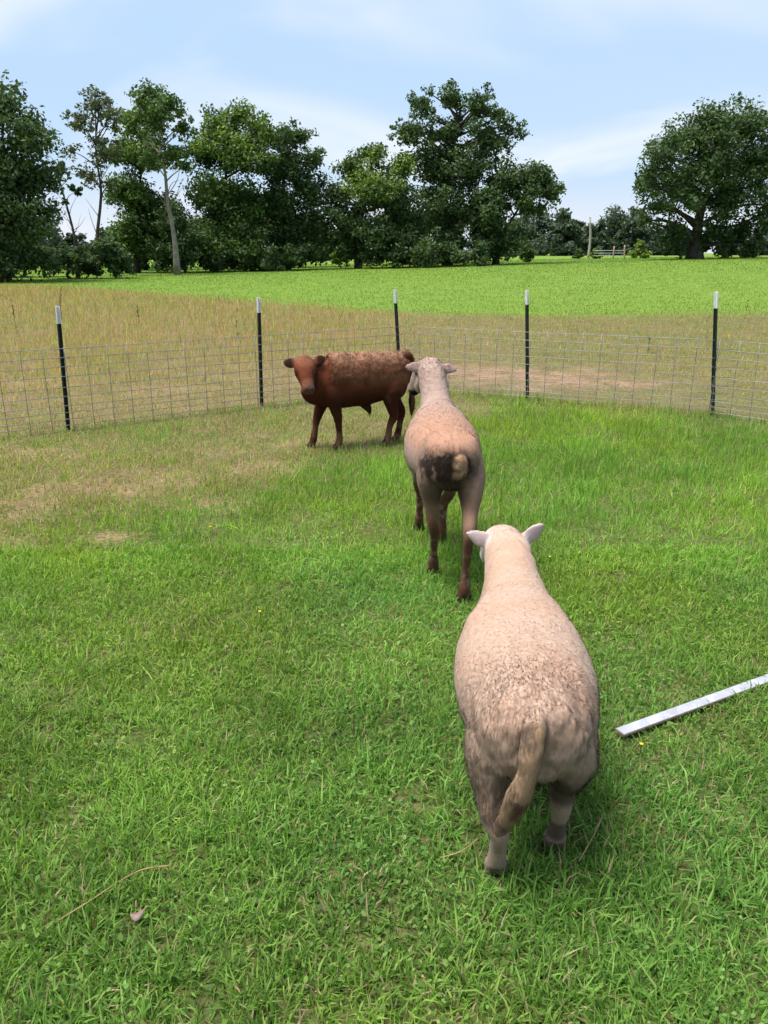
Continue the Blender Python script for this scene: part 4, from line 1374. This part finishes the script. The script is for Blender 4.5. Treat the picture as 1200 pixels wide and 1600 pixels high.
# utility pole
def utility_pole():
    Y = 118
    top = at_dist(922, 340, Y); bot = at_dist(919, 402, Y)
    z0 = float(zg(bot[0], Y)) - 0.3
    H = top[2] - z0
    root = empty('utility_pole', (bot[0], Y, z0))
    tag(root, 'bare weathered wooden utility pole in front of the far trees', 'pole')
    obj('shaft', lofts_mesh('shaft', [loft([(0, 0, 0, .19, .19), (0.1, 0, H * .5, .17, .17), (top[0] - bot[0], 0, H, .14, .14)], 8, 12, (0, 1, 0))]), M['polewood'], root)
    obj('cap', lofts_mesh('cap', [loft([(top[0] - bot[0], 0, H - .02, .15, .15), (top[0] - bot[0], 0, H + .05, .13, .13), (top[0] - bot[0], 0, H + .09, .03, .03)], 5, 12, (0, 1, 0))]), M['polewood'], root)


utility_pole()


def field_gate():
    Y = 100
    a = at_dist(958, 403, Y); b = at_dist(975, 404, Y); c = at_dist(928, 402, Y)
    z0 = float(zg(a[0], Y)) - 0.1
    root = empty('field_gate', (a[0], Y, z0))
    tag(root, 'metal tube field gate between two tan wooden posts left of the oak', 'gate')
    for dx, hh, lean in ((0, 1.55, .02), (b[0] - a[0], 1.7, -.06)):
        obj('gate_post', lofts_mesh('gate_post', [loft([(dx - lean, 0, 0, .11, .11), (dx, 0, hh * .5, .10, .10), (dx + lean, 0, hh, .09, .09)], 6, 10, (0, 1, 0))]), M['gatewood'], root)
    for z in (0.45, 0.75, 1.05):
        obj('rail', lofts_mesh('rail', [loft([(c[0] - a[0], 0.02, z, .035, .035), ((b[0] - a[0]) * .5, .02, z + .01, .035, .035), (b[0] - a[0], .02, z, .035, .035)], 6, 8, (0, 0.1, 1))]), M['gatemetal'], root)


field_gate()


def weed(u, v, top_v, label, seed, seedy=True, kind='weed_plant', lean=0.0, Yd=None):
    r = random.Random(seed)
    g = on_ground(u, v) if Yd is None else at_dist(u, v, Yd)
    y = g[1]; z0 = float(zg(g[0], y))
    H = at_dist(u, top_v, y)[2] - z0
    root = empty(kind, (g[0], y, z0))
    tag(root, label, 'weed')
    dx = lean * H
    obj('stem', lofts_mesh('stem', [loft([(0, 0, 0, .004, .004), (dx * .3, 0, H * .5, .0035, .0035), (dx, 0, H, .002, .002)], 10, 6, (0, 1, 0))]), M['seed'] if seedy else M['weed'], root)
    if seedy:
        parts = []
        for k in range(16):
            t = 0.55 + 0.45 * k / 15
            bx = dx * (.3 + .7 * (t - .5) * 2)
            an = r.uniform(0, 6.28); l = .03 * (1.25 - t) + .012
            parts.append(loft([(bx, 0, H * t, .004, .004), (bx + math.cos(an) * l * .6, math.sin(an) * l * .6, H * t + l * .7, .007, .007), (bx + math.cos(an) * l, math.sin(an) * l, H * t + l * 1.3, .002, .002)], 5, 6, (0.3, 1, 0.2)))
        obj('seed_head', lofts_mesh('seed_head', parts), M['seed'], root)
    for k in range(5 if seedy else 9):
        t = r.uniform(0.05, 0.5 if seedy else .95); an = r.uniform(0, 6.28); l = r.uniform(.07, .13) * (1 if seedy else 1.0)
        me = lofts_mesh('leaf', [loft([(0, 0, H * t, .003, .002), (math.cos(an) * l * .5, math.sin(an) * l * .5, H * t + l * .35, .014, .002), (math.cos(an) * l, math.sin(an) * l, H * t + l * .3, .002, .001)], 7, 6, (0.05, 0.05, 1))])
        obj('leaf', me, M['weed'], root)


weed(26, 520, 478, 'dark brown seed stalk standing at the far left beyond the fence', 1)
weed(97, 560, 449, 'thin tall seed stalk curving over behind the leftmost post', 2, True, 'weed_plant', .12)
weed(217, 505, 478, 'small brown seed stalk between the two left posts', 3)
weed(371, 530, 500, 'green leafy weed just left of the second post', 4, False)
weed(1164, 500, 468, 'dark leafy weed standing right of the rightmost post', 5, False)
weed(1012, 552, 522, 'green leafy weed beyond the fence left of the rightmost post', 6, False)


def small_flower(u, v, label):
    g = on_ground(u, v, 0.05)
    root = empty('yellow_flower', (g[0], g[1], 0.0))
    tag(root, label, 'flower', 'tiny yellow flowers in the turf')
    obj('stem', lofts_mesh('stem', [loft([(0, 0, 0, .0014, .0014), (.004, 0, .03, .0012, .0012), (.004, 0, .058, .001, .001)], 5, 5, (0, 1, 0))]), M['weed'], root)
    pm = lofts_mesh('petal', [loft([(0.001, 0, .058, .001, .0006), (.004, 0, .060, .0030, .0008), (.007, 0, .061, .0008, .0006)], 5, 6, (0, 0, 1))])
    for k in range(5):
        p = obj('petal', pm, M['petal'], root)
        p.location = (.004, 0, 0); p.rotation_euler = (0, 0, k * 1.2566)


small_flower(1000, 1166, 'tiny yellow flower just below the end of the white board')
small_flower(328, 825, 'tiny yellow flower at the edge of the dry patch on the left')
small_flower(858, 872, 'tiny yellow flower right of the woolly sheep neck')
small_flower(405, 958, 'tiny yellow flower left of the sheep in open turf')


def dead_leaf():
    g = on_ground(213, 1427, 0.05)
    root = empty('dead_leaf', (g[0], g[1], .045), .6)
    tag(root, 'small curled pinkish dead leaf on the turf at the lower left', 'leaf')
    V, T = [], []
    n = 12
    for i in range(n):
        a = 2 * math.pi * i / n
        rr = .017 * (1 + .18 * math.cos(3 * a))
        V.append((rr * math.cos(a), rr * .85 * math.sin(a), .006 * math.cos(2 * a)))
    V.append((0, 0, -.003))
    T = np.array([(n, i, (i + 1) % n) for i in range(n)])
    me = mesh_np('blade', np.array(V), T, True)
    b = obj('blade', me, M['deadleaf'], root)
    s = b.modifiers.new('thickness', 'SOLIDIFY'); s.thickness = .0012
    obj('stalk', lofts_mesh('stalk', [loft([(.012, 0, .002, .001, .001), (.026, .004, .004, .0008, .0008), (.034, .01, .002, .0006, .0006)], 5, 5, (0, 0, 1))]), M['dry_stalk'], root)


dead_leaf()


def dry_stem(pts, label):
    P = [on_ground(u, v, .045 + .012 * math.sin(i * 2.1)) for i, (u, v) in enumerate(pts)]
    c = P[0]
    rows = [(*(p - c), .0018, .0018) for p in P]
    o = obj('dry_stem', lofts_mesh('dry_stem', [loft(rows, 16, 6, (0.1, 0.2, 1))]), M['dry_stalk'])
    o.location = tuple(c)
    tag(o, label, 'stem', 'fallen dry grass stems')


dry_stem([(88, 1440), (140, 1408), (190, 1375), (225, 1358), (268, 1352)], 'long tan dry stem lying on the turf at the lower left')
dry_stem([(690, 1400 - 60), (720, 1330), (748, 1310)], 'short tan dry stem lying left of the woolly sheep hind foot')
dry_stem([(905, 1345), (925, 1310), (942, 1275)], 'pale dry stem lying right of the woolly sheep hind foot')
